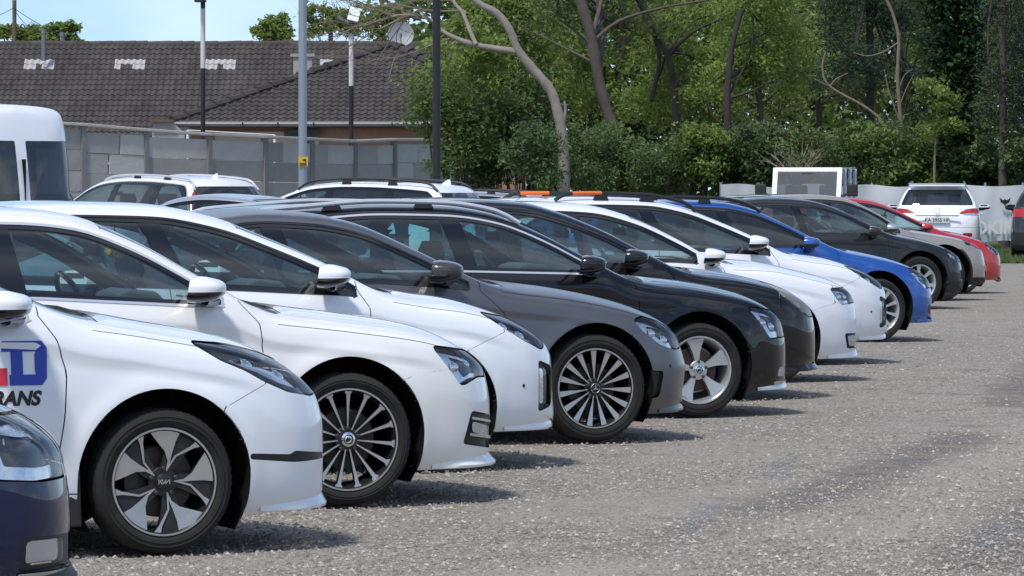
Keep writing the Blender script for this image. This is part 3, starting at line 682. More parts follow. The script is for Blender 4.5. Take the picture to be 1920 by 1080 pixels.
# dark trunks and the airy green behind
tree('dark_leaning_trunk', 'dark rough-barked tree leaning left behind the hedge, right of the pale one', 112, [(1182, 320), (1173, 278), (1145, 229), (1123, 151), (1109, 70), (1088, 0), (1075, -60)], (13, 9), 'bark',
     [(1130, 20, 90, 50, 3), (1040, 30, 70, 60, 4), (1190, 60, 70, 60, 3), (1120, -60, 180, 50, 2)], 'olive', 7000, .13, 31, limbs=[([(1110, 80), (1160, 40), (1240, 15), (1330, 0)], 4, 1.5, 1), ([(1118, 120), (1060, 90), (1000, 60)], 3, 1, 2)], twig=14)
tree('slim_forked_tree', 'slim forked dark tree with fresh green leaves in the middle of the wood', 115, [(1270, 330), (1268, 246), (1264, 169), (1250, 98), (1215, 40), (1190, -20)], (8, 5), 'bark_dark',
     [(1300, 110, 80, 70, 2), (1230, 160, 70, 60, 3), (1330, 30, 90, 50, 3), (1240, 40, 70, 45, 2)], 'light', 8000, .12, 32, limbs=[([(1252, 105), (1300, 60), (1370, 30), (1450, 12)], 4, 1.2, 0), ([(1222, 190), (1236, 116), (1229, 63), (1205, 0)], 4, 3, 1)], twig=12)
tree('short_black_trunk', 'young tree with a straight black lower trunk and low side branches', 112, [(1364, 330), (1364, 278), (1364, 185), (1366, 150), (1372, 90), (1390, 20)], (7.5, 5), 'bark_dark',
     [(1380, 120, 75, 60, 1.5), (1440, 60, 80, 60, 2), (1330, 160, 60, 45, 1), (1410, -10, 90, 40, 1)], 'light', 8000, .11, 33, limbs=[([(1366, 265), (1400, 250), (1445, 247)], 3, 1.5, 0), ([(1366, 185), (1410, 170), (1450, 150)], 3, 1, 0), ([(1362, 240), (1335, 215), (1325, 180)], 2.5, 1, 0)], twig=9)
tree('pine_tree', 'dark pine with tiered needle clouds behind the bare stems', 116, [(1632, 330), (1632, 237), (1631, 130), (1631, 0), (1631, -90)], (9, 7), 'bark_dark',
     [(1560, 60, 60, 32, 0), (1690, 50, 60, 34, 0), (1600, 110, 75, 30, -1), (1690, 130, 55, 36, 0), (1630, 10, 90, 34, 0), (1560, 150, 50, 26, 0), (1640, 165, 60, 26, -.5), (1640, -50, 100, 40, 0), (1720, 185, 40, 40, 1)], 'pine', 16000, .15, 34, twig=14, asp=.16, clumps=26)
tree('bare_pale_stem', 'thin bare pale stem standing upright in front of the pine', 112.5, [(1692, 330), (1690, 248), (1683, 148), (1685, 74), (1675, 30), (1660, -6), (1650, -40)], (4.2, 2.6), 'twig', [(1680, 60, 10, 10, 0)], 'light', 0, .1, 35, limbs=[([(1684, 170), (1697, 140), (1712, 130)], 1.3, .6, 0), ([(1690, 235), (1668, 175), (1658, 130)], 1.6, .7, 0), ([(1686, 200), (1700, 165), (1713, 140)], 1.4, .6, 0), ([(1684, 80), (1655, 98), (1625, 105), (1600, 98)], 1.7, .7, 0)])
tree('bare_leaning_stem', 'bare pale stem leaning far to the left with a forked tip', 112, [(1668, 300), (1661, 241), (1627, 204), (1557, 163), (1542, 130), (1548, 96)], (3.6, 1.6), 'twig', [(1560, 100, 10, 10, 0)], 'light', 0, .1, 36, limbs=[([(1557, 161), (1568, 148), (1590, 137)], 1.6, .7, 0), ([(1557, 163), (1540, 155), (1525, 147)], 1.3, .6, 0)])
tree('ivy_clad_tree', 'tall trunk wrapped in glossy dark ivy near the right edge', 110, [(1785, 330), (1785, 200), (1780, 80), (1775, -60)], (11, 8), 'bark_dark',
     [(1790, 30, 42, 50, 0), (1795, 100, 45, 45, 0), (1785, 170, 42, 45, 0), (1790, 235, 40, 40, 0), (1770, -40, 60, 40, 0), (1835, 20, 30, 35, 1)], 'ivy', 13000, .13, 37, clumps=22, asp=.8, twig=3)
tree('drooping_spruce', 'grey-green drooping spruce at the right border of the wood', 108, [(1880, 330), (1880, 150), (1880, -90)], (9, 6), 'bark',
     [(1870, 20, 34, 40, 0), (1915, 60, 34, 45, 0), (1865, 110, 30, 45, 0), (1910, 150, 36, 40, 0), (1860, 190, 34, 35, 0), (1905, 225, 40, 30, 0), (1880, -50, 50, 40, 0), (1950, 120, 40, 100, 0)], 'spruce', 17000, .12, 38, clumps=24, droop=1.2, asp=.2, twig=10)
tree('yellow_green_sapling', 'light yellow-green sapling in front of the ivy-clad tree', 108.6, [(1752, 320), (1755, 250), (1760, 170)], (3, 1.5), 'twig', [(1745, 165, 38, 22, 0), (1775, 195, 30, 25, 0), (1760, 235, 40, 26, 0)], 'light', 2600, .10, 39, twig=5)
# tall leafy trees that close the view
for i, (px, D, lf, lab_) in enumerate(((905, 128, 'light', 'bright green tree above the right end of the wall'), (1010, 140, 'light', 'dense green tree seen through the pale tree'), (1150, 134, 'light', 'sunlit green tree between the dark leaning trunks'), (1280, 146, 'light', 'deep green tree far behind the slim forked one'), (1420, 136, 'light', 'broad green tree left of the pine'), (1540, 150, 'olive', 'olive-tinted tree behind the pine on its left'), (1690, 146, 'dark', 'very dark tree filling the gap right of the pine'), (1800, 152, 'mid', 'green tree behind the ivy-clad trunk'), (1930, 142, 'mid', 'green tree at the far right behind the spruce'))):
    r_ = random.Random(50 + i); bl_ = []
    for k in range(11): bl_.append((px + r_.uniform(-95, 95), r_.uniform(-90, 215) if i else r_.uniform(-40, 190), r_.uniform(45, 75), r_.uniform(35, 60), r_.uniform(-2, 2)))
    tree('leafy_tree', lab_, D, [(px + r_.uniform(-15, 15), 330), (px + r_.uniform(-10, 10), 200), (px + r_.uniform(-25, 25), 60), (px, -80)], (8, 4), 'bark_dark', bl_, lf, 11000, .15, 60 + i, twig=10, group='trees closing the view behind the yard', clumps=16)
# far trees above the roofs
for i, (px, py, rx, ry, lab_) in enumerate(((35, 72, 60, 26, 'light green treetop above the long roof beside the wooden pole'), (110, 62, 50, 26, 'small treetop above the long roof right of the vent pipes'), (505, 55, 62, 38, 'light green treetop above the ridge left of the galvanised pole'), (620, 40, 70, 45, 'light green treetop behind the solar lamp'), (720, 45, 60, 50, 'treetop behind the satellite dish'), (800, 70, 40, 30, 'low treetop right of the satellite dish'))):
    r_ = random.Random(90 + i)
    tree('distant_tree', lab_, 182 + 5 * i, [(px, 330), (px, 200), (px, py + 10), (px, py - ry * .6)], (8, 3), 'bark', [(px + r_.uniform(-.6, .6) * rx, py + r_.uniform(-.5, .6) * ry, rx * r_.uniform(.3, .5), ry * r_.uniform(.3, .5), 0) for _ in range(8)], 'light', 2600, .20, 80 + i, twig=12, group='trees beyond the roofs', clumps=10)
# shrubs
def shrub(label, D, blobs, lf, n, size, seed, group='shrubs along the edge of the yard', cat='shrub', name='shrub', clumps=16):
    px = sum(b[0] for b in blobs) / len(blobs); base = at(px, HOR, D); base.z = 0; s = D / FPX
    o = empty(name, base); tag(o, label, cat, group)
    wb_ = [(*(at(a, b_, D + e) - base), rx * s, max(.5, (rx + ry) / 2 * s), ry * s) for a, b_, rx, ry, e in blobs]
    b = MB(); rr_ = random.Random(seed)
    for k in range(9):
        q = Vector(rr_.choice(wb_)[:3]); st = Vector((rr_.uniform(-.3, .3), rr_.uniform(-.2, .2), 0)); limb(b, [st, st.lerp(q, .5) + Vector((rr_.uniform(-.2, .2), 0, .15)), q], .03, .008, .1, k, 6)
    b.build('stem', M['bark_dark'], o, True)
    link('foliage', leaf_mesh('foliage', LEAF[lf], wb_, n, size, seed, clumps), o)
    return o
shrub('big rounded shrub hiding the right end of the wall', 110, [(800, 215, 42, 45, 0), (850, 190, 55, 60, 0), (890, 250, 60, 55, 0), (860, 300, 50, 45, 0), (930, 200, 50, 50, 1), (800, 250, 30, 30, 0), (840, 150, 45, 30, 1)], 'mid', 11000, .11, 101, clumps=22)
shrub('yellow-green shrub crown left of the pale trunk', 113, [(890, 130, 45, 32, 0), (935, 150, 40, 40, 0), (905, 95, 38, 30, 0), (960, 190, 30, 30, 0)], 'light', 4200, .12, 102)
shrub('dark shrub with bare patches at the foot of the pale tree', 111, [(960, 240, 55, 55, 0), (1000, 180, 45, 60, 1), (940, 310, 70, 45, 0), (1010, 300, 55, 50, -.5)], 'dark', 9000, .11, 103)
shrub('light shrub right below the pale trunk fork', 107, [(1000, 275, 45, 45, 0), (970, 300, 40, 30, 0), (1030, 330, 40, 25, 0)], 'hedge', 4200, .10, 104)
for i, px in enumerate(range(1100, 1990, 66)):
    r_ = random.Random(130 + i)
    side = 'from the pale tree'
    bl_ = [(px + r_.uniform(-40, 40), r_.uniform(240 + 30 * ((i * 37) % 5) / 4, 345), r_.uniform(30, 52), r_.uniform(22, 38), r_.uniform(-1, 1)) for _ in range(8)]
    nth = ['first', 'second', 'third', 'fourth', 'fifth', 'sixth', 'seventh', 'eighth', 'ninth', 'tenth', 'eleventh', 'twelfth', 'thirteenth', 'fourteenth'][i]
    shrub('%s dense hedge shrub counted rightwards from the pale tree' % nth, 109.5 + r_.uniform(-.8, 1.5), bl_, ['hedge', 'mid', 'hedge', 'light', 'dark', 'hedge', 'olive'][i % 7], 6500, r_.choice((.085, .10, .12, .14)), 131 + i, group='hedge shrubs in a line', name='hedge_shrub', clumps=18)
shrub('withered reddish-brown shrub in the gap behind the hedge', 117, [(1400, 265, 45, 28, 0), (1350, 270, 25, 20, 0), (1460, 285, 30, 22, 0)], 'rust', 2200, .12, 160)
wf = shrub('pale dead bush above the off-road car', 107, [(1500, 300, 30, 20, 0)], 'olive', 500, .08, 161)
b = MB(); rr_ = random.Random(5)
for k in range(14): twigs(b, (rr_.uniform(-.35, .35), 0, 1.9), (rr_.uniform(-.8, .8), rr_.uniform(-.4, .4), .7), .6, .012, 1, rr_, 4)
b.build('dry_twigs', simple('pale_dry_wood', (.38, .30, .25), .9), wf, True)
# ground cover under the wood
def blades(name, label, n, x0, x1, y0, y1, hgt, seed, z=0.):
    r = np.random.default_rng(seed); p = np.stack([r.random(n) * (x1 - x0) + x0, r.random(n) * (y1 - y0) + y0, np.full(n, z)], 1); h = hgt * (.4 + r.random(n)); a = r.random(n) * 6.28; w = .012 + .012 * r.random(n)
    d = np.stack([np.cos(a) * w, np.sin(a) * w, 0 * a], 1); t = p + np.stack([r.normal(size=n) * .05, r.normal(size=n) * .05, h], 1)
    V = np.stack([p - d, p + d, t], 1).reshape(-1, 3); o = link(name, mesh_np(name, V, np.arange(3 * n).reshape(-1, 3), LEAF['hedge'], smooth=False, attr=np.repeat(.3 + .7 * r.random(n), 3))); tag(o, label, 'grass', kind='stuff')
M['turf'] = simple('turf', (.07, .085, .03), .95, noise=.35, nscale=1.2, bump=.4, bscale=30)
b = MB(); b.add([(9.2, 93.5, .004), (40, 90, .004), (40, 135, .004), (-3, 135, .004), (-1.5, 106, .004), (6.5, 100, .004)], [(0, 1, 2, 3, 4, 5)]); tag(b.build('grass_verge', M['turf']), kind='structure')
blades('grass', 'short green grass along the foot of the white banner', 30000, 9.0, 14.5, 93.5, 113, .14, 7)
# ------------------------------------------------------------------ banner fence
bn = empty('banner_fence', (9.5, 105.5, 0)); tag(bn, 'long white printed banner stretched along the hedge', 'banner')
M['banner'] = simple('white_banner_mesh', (.54, .56, .58), .75, noise=.18, nscale=1.1, bump=.25, bscale=2.5)
xa, xb = at(1352, 0, 106).x, at(1990, 0, 106).x; nx_ = 110; V, Fc = [], []
for i in range(nx_ + 1):
    t = i / nx_; x = xa + (xb - xa) * t
    sag = .05 * math.sin(t * 22) + .03 * math.sin(t * 47 + 1)
    topz = EYE + (HOR - 346) / FPX * 106 + .02 * math.sin(t * 31) - .05 * abs(math.sin(t * 9.4)) ** 6
    for k in range(9):
        q = k / 8; z = topz - q * 1.30 + (.03 * math.sin(t * 40) * q)
        y = .5 + sag * math.sin(q * 3.14) * 1.3 + .008 * math.sin(t * 83 + q * 5 + 3 * math.sin(t * 17)) * (1 - q * .4)
        V.append((x - 9.5, y, z))
for i in range(nx_):
    for k in range(8): a = i * 9 + k; Fc.append((a, a + 9, a + 10, a + 1))
link('banner_sheet', mesh_np('banner_sheet', V, np.array(Fc), M['banner']), bn)
for k in range(10):
    b = MB(); x = xa + (xb - xa) * k / 9; b.tube([(x - 9.5, .62, 0), (x - 9.5, .62, 1.68)], .03, 8); b.build('fence_post', M['galv'], bn, True)
me = text_mesh('SOKIN', .40, 'lettering', .012, 0, simple('faded_print', (.62, .63, .64), .7)); o_ = link('lettering', me, bn, loc=((1858 - 960) / FPX * 105.9 - 9.5, .36, EYE - (428 - HOR) / FPX * 105.9), rot=(R_(90), 0, 0))
b = MB(); c0 = at(1885, 378, 105.8) - Vector(bn.location)
b.prism([(c0.x - .13, c0.z + .10), (c0.x - .05, c0.z + .03), (c0.x, c0.z + .06), (c0.x + .05, c0.z + .03), (c0.x + .13, c0.z + .10), (c0.x + .10, c0.z - .02), (c0.x + .03, c0.z - .06), (c0.x, c0.z - .11), (c0.x - .03, c0.z - .06), (c0.x - .10, c0.z - .02)], .35, .345); b.build('bird_emblem', M['ink'], bn)
# dark iron gate beside the wall
gt = empty('iron_gate', at(905, HOR, 112)); gt.location.z = 0; tag(gt, 'dark iron gate half hidden by shrubs beside the wall', 'gate')
for k in range(9): b = MB(); b.tube([(k * .12 - .5, 0, 0), (k * .12 - .5, 0, 2.05)], .014, 6); b.build('bar', M['blackpaint'], gt, True)
for z in (.2, 2.05): b = MB(); b.box((-.02, 0, z), (1.06, .03, .04)); b.build('rail', M['blackpaint'], gt)
b = MB(); b.box((-.62, 0, 1.06), (.12, .12, 2.12)); b.build('gate_post', M['blackpaint'], gt)
# the wood goes on behind, and an unseen tree line is added behind the camera to darken reflections
def wood(name, label, blobs, lf, n, size, seed, clumps):
    o = link(name, leaf_mesh(name, LEAF[lf], blobs, n, size, seed, clumps, .34)); tag(o, label, 'trees', kind='stuff')
r_ = random.Random(77)
wood('far_wood', 'dark depth of the wood behind the hedge and trees', [(x, 162 + r_.uniform(-3, 8), z, 3.0, 3.0, 2.2) for x in np.arange(-2, 24, 2.6) for z in (1.5, 4.2, 7.0, 9.8, 12.5)], 'mid', 52000, .46, 71, 44)
wood('unseen_reflection_trees', 'unseen belt of trees added behind the viewer to darken car paint reflections', [(x, -42 + r_.uniform(-5, 5), z, 4.5, 4, 2.6) for x in np.arange(-90, 91, 6.5) for z in (2., 5., 8.)], 'mid', 22000, .85, 72, 20)
wood('distant_wood', 'far line of trees beyond the open ground to the left', [(x, 190 + r_.uniform(-8, 8), z, 6, 4, 2.6) for x in np.arange(-190, -28, 8) for z in (1.8, 4.6)], 'mid', 16000, .8, 73, 22)

# ------------------------------------------------------------------ wheels
WHEEL_CACHE = {}
def spoke_mesh(strip, rr, face, side, deep=.028, hub_y=.022, rim_y=.008):
    yf = lambda r: hub_y + (rim_y - hub_y) * min(1, max(0, r / rr)) ** 1.5
    v, f, mi = [], [], []
    for r, a, b in strip:
        for t in (a, b): v.append((r * math.cos(t), yf(r), r * math.sin(t)))
        for t in (a, b): v.append((r * math.cos(t), yf(r) + deep, r * math.sin(t)))
    n = len(strip)
    for i in range(n - 1):
        o, p = 4 * i, 4 * i + 4
        f += [(o, o + 1, p + 1, p), (o + 2, p + 2, p + 3, o + 3), (o, p, p + 2, o + 2), (o + 1, o + 3, p + 3, p + 1)]; mi += [0, 1, 1, 1]
    f += [(0, 2, 3, 1), (4 * n - 4, 4 * n - 3, 4 * n - 1, 4 * n - 2)]; mi += [1, 1]
    b = MB(); b.v, b.f, b.mi = v, f, mi
    return b.mesh('spoke', [face, side])
D2 = math.radians
def wheel_meshes(style, r, rr):
    key = (style, r, rr)
    if key in WHEEL_CACHE: return WHEEL_CACHE[key]
    out = []
    mid = (rr + r) / 2
    prof = [(.016, rr - .004), (.004, rr + .006), (-.002, rr + .014), (-.009, mid), (-.004, r - .028), (.010, r - .012), (.028, r - .003), (.062, r), (.07, r - .008), (.078, r), (.135, r), (.143, r - .008), (.15, r), (.185, r - .003), (.203, r - .014), (.213, mid), (.195, rr)]
    def wob(i, j): return -.0035 if (i in (5, 6) and j % 2 == 0) else (-.004 if i in (7, 9, 10, 12) and j % 6 == 0 else 0)
    t = MB(); t.lathe(prof, 120, wob=wob)
    for q in (rr + .030, r - .035):   # moulded rings on the sidewall
        t.lathe([(-.0088, q - .003), (-.0112, q), (-.0088, q + .003)], 64)
    out.append(('tyre', t.mesh('tyre', M['rubber'], True, 50), 1, 0.))
    bright = style in ('five', 'sevenpair', 'plain')
    face = M['silveralloy'] if bright else M['alloy']; side = M['silveralloy'] if bright else M['darkalloy']
    b = MB(); b.cur = 0
    b.lathe([(.010, rr + .001), (.001, rr - .001), (.001, rr - .009)], 72)
    b.cur = 1
    b.lathe([(.001, rr - .009), (.016, rr - .020), (.06, rr - .032), (.17, rr - .034), (.19, rr - .01)], 72)
    b.lathe([(.10, .155), (.105, .055), (.06, .05), (.03, .066), (.022, .060), (.022, .001)], 40)
    out.append(('rim', b.mesh('rim', [face, side], True, 40), 1, 0.))
    if style == 'blade':      # black disc with five swept two-tone blades
        st = [(.048, D2(-4), D2(3)), (.09, D2(-3), D2(4)), (.13, D2(-1), D2(14)), (.18, D2(-1), D2(27)), (rr - .004, D2(-3), D2(33))]
        out.append(('spoke', spoke_mesh(st, rr, M['alloy'], M['darkalloy']), 5, D2(74)))
        st = [(.05, D2(-7), D2(-1)), (.12, D2(-16), D2(-11.5)), (.19, D2(-31), D2(-26.5)), (rr - .004, D2(-37), D2(-28))]
        out.append(('spoke', spoke_mesh(st, rr, M['alloy'], M['darkalloy']), 5, D2(78)))
        st = [(.045, D2(-30), D2(30)), (.10, D2(-28), D2(13)), (.17, D2(-29), D2(4)), (rr - .012, D2(-31), D2(3))]
        out.append(('inlay', spoke_mesh(st, rr, M['plastic'], M['darkalloy'], hub_y=.026, rim_y=.016), 5, D2(78)))
    elif style == 'fifteen':
        st = [(.05, D2(-3.2), D2(3.2)), (.10, D2(-2.2), D2(2.2)), (.17, D2(-2.3), D2(2.3)), (rr - .03, D2(-2.5), D2(2.5)), (rr - .022, D2(-4.3), D2(4.3)), (rr - .003, D2(-4.5), D2(4.5))]
        out.append(('spoke', spoke_mesh(st, rr, face, side, .035), 15, D2(90)))
    elif style == 'multi':
        st = [(.045, D2(-3), D2(3)), (.09, D2(-2.5), D2(2.5)), (.15, D2(-4.4), D2(3.6)), (rr - .003, D2(-4.8), D2(4.2))]
        out.append(('spoke', spoke_mesh(st, rr, face, side, .035), 15, D2(93)))
    elif style == 'five':
        st = [(.04, D2(-22), D2(22)), (.075, D2(-13), D2(13)), (.12, D2(-12.5), D2(12.5)), (.17, D2(-14.5), D2(14.5)), (rr - .012, D2(-17), D2(17))]
        out.append(('spoke', spoke_mesh(st, rr, face, side, .04, hub_y=.03, rim_y=.012), 5, D2(97)))
    elif style == 'sevenpair':
        st = [(.04, D2(-16), D2(16)), (.08, D2(-6), D2(6)), (.16, D2(-4.5), D2(4.5)), (rr - .008, D2(-5.5), D2(5.5))]
        out.append(('spoke', spoke_mesh(st, rr, face, side, .035), 10, D2(92)))
    else:
        st = [(.04, D2(-20), D2(20)), (.08, D2(-9), D2(9)), (.16, D2(-6), D2(6)), (rr - .008, D2(-8), D2(8))]
        out.append(('spoke', spoke_mesh(st, rr, face, side, .035), 7, D2(92)))
    d = MB(); d.lathe([(.078, .06), (.078, .148), (.092, .148), (.092, .06)], 40)
    out.append(('brake_disc', d.mesh('brake_disc', M['disc'], True, 40), 1, 0.))
    c = MB(); c.lathe([(.055, .10), (.05, .135), (.055, .162), (.11, .162), (.11, .10)], 8, a0=D2(150), a1=D2(205))
    out.append(('brake_caliper', c.mesh('brake_caliper', M['brakedark'], True, 40), 1, 0.))
    h = MB(); h.lathe([(.024, .036), (.010, .035), (.007, .031), (.006, .001)], 28)
    out.append(('hub_cap', h.mesh('hub_cap', [M['darkalloy'] if style in ('blade', 'multi') else M['chrome']], True, 40), 1, 0.))
    l = MB(); l.lathe([(.03, .010), (.014, .010), (.011, .007), (.011, .0005)], 8); me = l.mesh('lug_nut', M['brakedark'], True, 40)
    me.transform(Matrix.Translation((.056, 0, 0)))
    out.append(('lug_nut', me, 5, D2(90)))
    # emblem in the middle of the hub
    e = MB(); y = .0045
    if style == 'multi':
        e.lathe([(y, .026), (y - .002, .028), (y, .030)], 28)
        for k in range(3):
            a = D2(90 + 120 * k); ca, sa = math.cos(a), math.sin(a)
            e.prism([(-.004 * sa, .004 * ca), (.027 * ca, .027 * sa), (.004 * sa, -.004 * ca)], y - .002, y)
        em = M['chrome']
    elif style == 'blade':
        for ln in ([(-.024, -.010), (-.024, .010)], [(-.024, -.002), (-.010, .010)], [(-.018, .002), (-.010, -.010)], [(-.010, .010), (-.004, -.010)], [(-.004, -.010), (.006, .010)], [(.006, .010), (.006, -.010)], [(.006, -.008), (.022, .010)], [(.022, .010), (.024, -.010)]):
            (x0, z0), (x1, z1) = ln; dx, dz = x1 - x0, z1 - z0; L = math.hypot(dx, dz); nx, nz = -dz / L * .0018, dx / L * .0018
            e.prism([(x0 - nx, z0 - nz), (x0 + nx, z0 + nz), (x1 + nx, z1 + nz), (x1 - nx, z1 - nz)], y - .001, y)
        em = M['chrome']
    else:
        e.lathe([(y, .020), (y - .0015, .0225), (y, .025)], 24)
        e.prism([(-.016, -.010), (-.006, -.012), (.014, -.002), (.012, .006), (.004, .002), (.010, .012), (-.002, .006), (-.004, .014), (-.012, .004)], y - .001, y)
        em = M['gloss']
    out.append(('emblem', e.mesh('emblem', em), 1, 0.))
    WHEEL_CACHE[key] = out
    return out
def make_wheel(parent, style, r, rr, loc, side, steer=0., detail=True):
    w = empty('wheel', loc, steer + (0 if side < 0 else math.pi), parent)
    for name, me, n, ph in wheel_meshes(style, r, rr):
        if not detail and name in ('lug_nut', 'emblem', 'brake_caliper', 'inlay'): continue
        for k in range(n):
            link(name, me, w, rot=(0, -(ph + 2 * math.pi * k / n), 0) if n > 1 else None)
    return w

# ------------------------------------------------------------------ car bodies: one smooth loft cut into panels, panes and lamps
class Half:
    def __init__(s, V, N, S, F): s.V, s.N, s.S, s.F = V, N, S, F; s.L = np.zeros(len(F), int)
    def cen(s): return s.V[s.F].mean(1), s.S[s.F].mean(1)
    def split(s, g, mask):
        g = np.where(np.abs(g) < 4e-4, 4e-4, g)
        pos = g > 0; fp = pos[s.F]; k = fp.sum(1)
        mix = mask & (k > 0) & (k < 3)
        if not mix.any(): return
        fm = s.F[mix]; lm = s.L[mix]; pm = fp[mix]; km = k[mix]
        lone = np.where(km == 1, pm.argmax(1), (~pm).argmax(1)); r = np.arange(len(fm))
        a, b, c = fm[r, lone], fm[r, (lone + 1) % 3], fm[r, (lone + 2) % 3]
        e = np.concatenate([np.stack([a, b], 1), np.stack([a, c], 1)]); e = np.sort(e, 1)
        ue, inv = np.unique(e, axis=0, return_inverse=True); inv = inv.ravel()
        t = g[ue[:, 0]] / (g[ue[:, 0]] - g[ue[:, 1]]); t = t[:, None]
        nv = s.V[ue[:, 0]] * (1 - t) + s.V[ue[:, 1]] * t
        nn = s.N[ue[:, 0]] * (1 - t) + s.N[ue[:, 1]] * t; nn /= np.linalg.norm(nn, axis=1, keepdims=True) + 1e-9
        ns = s.S[ue[:, 0]] * (1 - t[:, 0]) + s.S[ue[:, 1]] * t[:, 0]
        base = len(s.V); s.V = np.concatenate([s.V, nv]); s.N = np.concatenate([s.N, nn]); s.S = np.concatenate([s.S, ns])
        ab = base + inv[:len(fm)]; ac = base + inv[len(fm):]
        nf = np.concatenate([np.stack([a, ab, ac], 1), np.stack([ab, b, c], 1), np.stack([ab, c, ac], 1)])
        s.F = np.concatenate([s.F[~mix], nf]); s.L = np.concatenate([s.L[~mix], lm, lm, lm])
    def refine(s, gfn, sel, band=.022, edge=.011, rounds=3):
        for _ in range(rounds):
            c, cs = s.cen(); t = s.V[s.F]
            el = np.max(np.linalg.norm(t - np.roll(t, 1, 1), axis=2), 1)
            m = sel(c[:, 0], c[:, 1], c[:, 2], cs, s.L) & (np.abs(gfn(c[:, 0], c[:, 1], c[:, 2], cs)) < band + el * .6) & (el > edge)
            if not m.any(): return
            f = s.F[m]; l = s.L[m]
            e = np.sort(np.concatenate([f[:, [0, 1]], f[:, [1, 2]], f[:, [2, 0]]]), 1); ue, inv = np.unique(e, axis=0, return_inverse=True); inv = inv.ravel(); k = len(f); b = len(s.V)
            nn = s.N[ue].mean(1); nn /= np.linalg.norm(nn, axis=1, keepdims=True) + 1e-9
            s.V = np.concatenate([s.V, s.V[ue].mean(1)]); s.N = np.concatenate([s.N, nn]); s.S = np.concatenate([s.S, s.S[ue].mean(1)])
            ab, bc, ca = b + inv[:k], b + inv[k:2 * k], b + inv[2 * k:]
            s.F = np.concatenate([s.F[~m], np.stack([f[:, 0], ab, ca], 1), np.stack([f[:, 1], bc, ab], 1), np.stack([f[:, 2], ca, bc], 1), np.stack([ab, bc, ca], 1)])
            s.L = np.concatenate([s.L[~m], l, l, l, l])
    def region(s, gfn, sel, lab):
        """faces where gfn < 0 and sel holds get the label"""
        c, cs = s.cen(); s.split(gfn(s.V[:, 0], s.V[:, 1], s.V[:, 2], s.S), sel(c[:, 0], c[:, 1], c[:, 2], cs, s.L))
        c, cs = s.cen(); g = gfn(c[:, 0], c[:, 1], c[:, 2], cs)
        s.L[sel(c[:, 0], c[:, 1], c[:, 2], cs, s.L) & (g < 0)] = lab
    def gap(s, gfn, sel, w=.0028):
        for o in (w, -w):
            c, cs = s.cen(); s.split(gfn(s.V[:, 0], s.V[:, 1], s.V[:, 2], s.S) + o, sel(c[:, 0], c[:, 1], c[:, 2], cs, s.L))
        c, cs = s.cen(); g = gfn(c[:, 0], c[:, 1], c[:, 2], cs)
        s.L[sel(c[:, 0], c[:, 1], c[:, 2], cs, s.L) & (np.abs(g) < w)] = -2
BODY, ARCH, GAP = 0, -1, -2
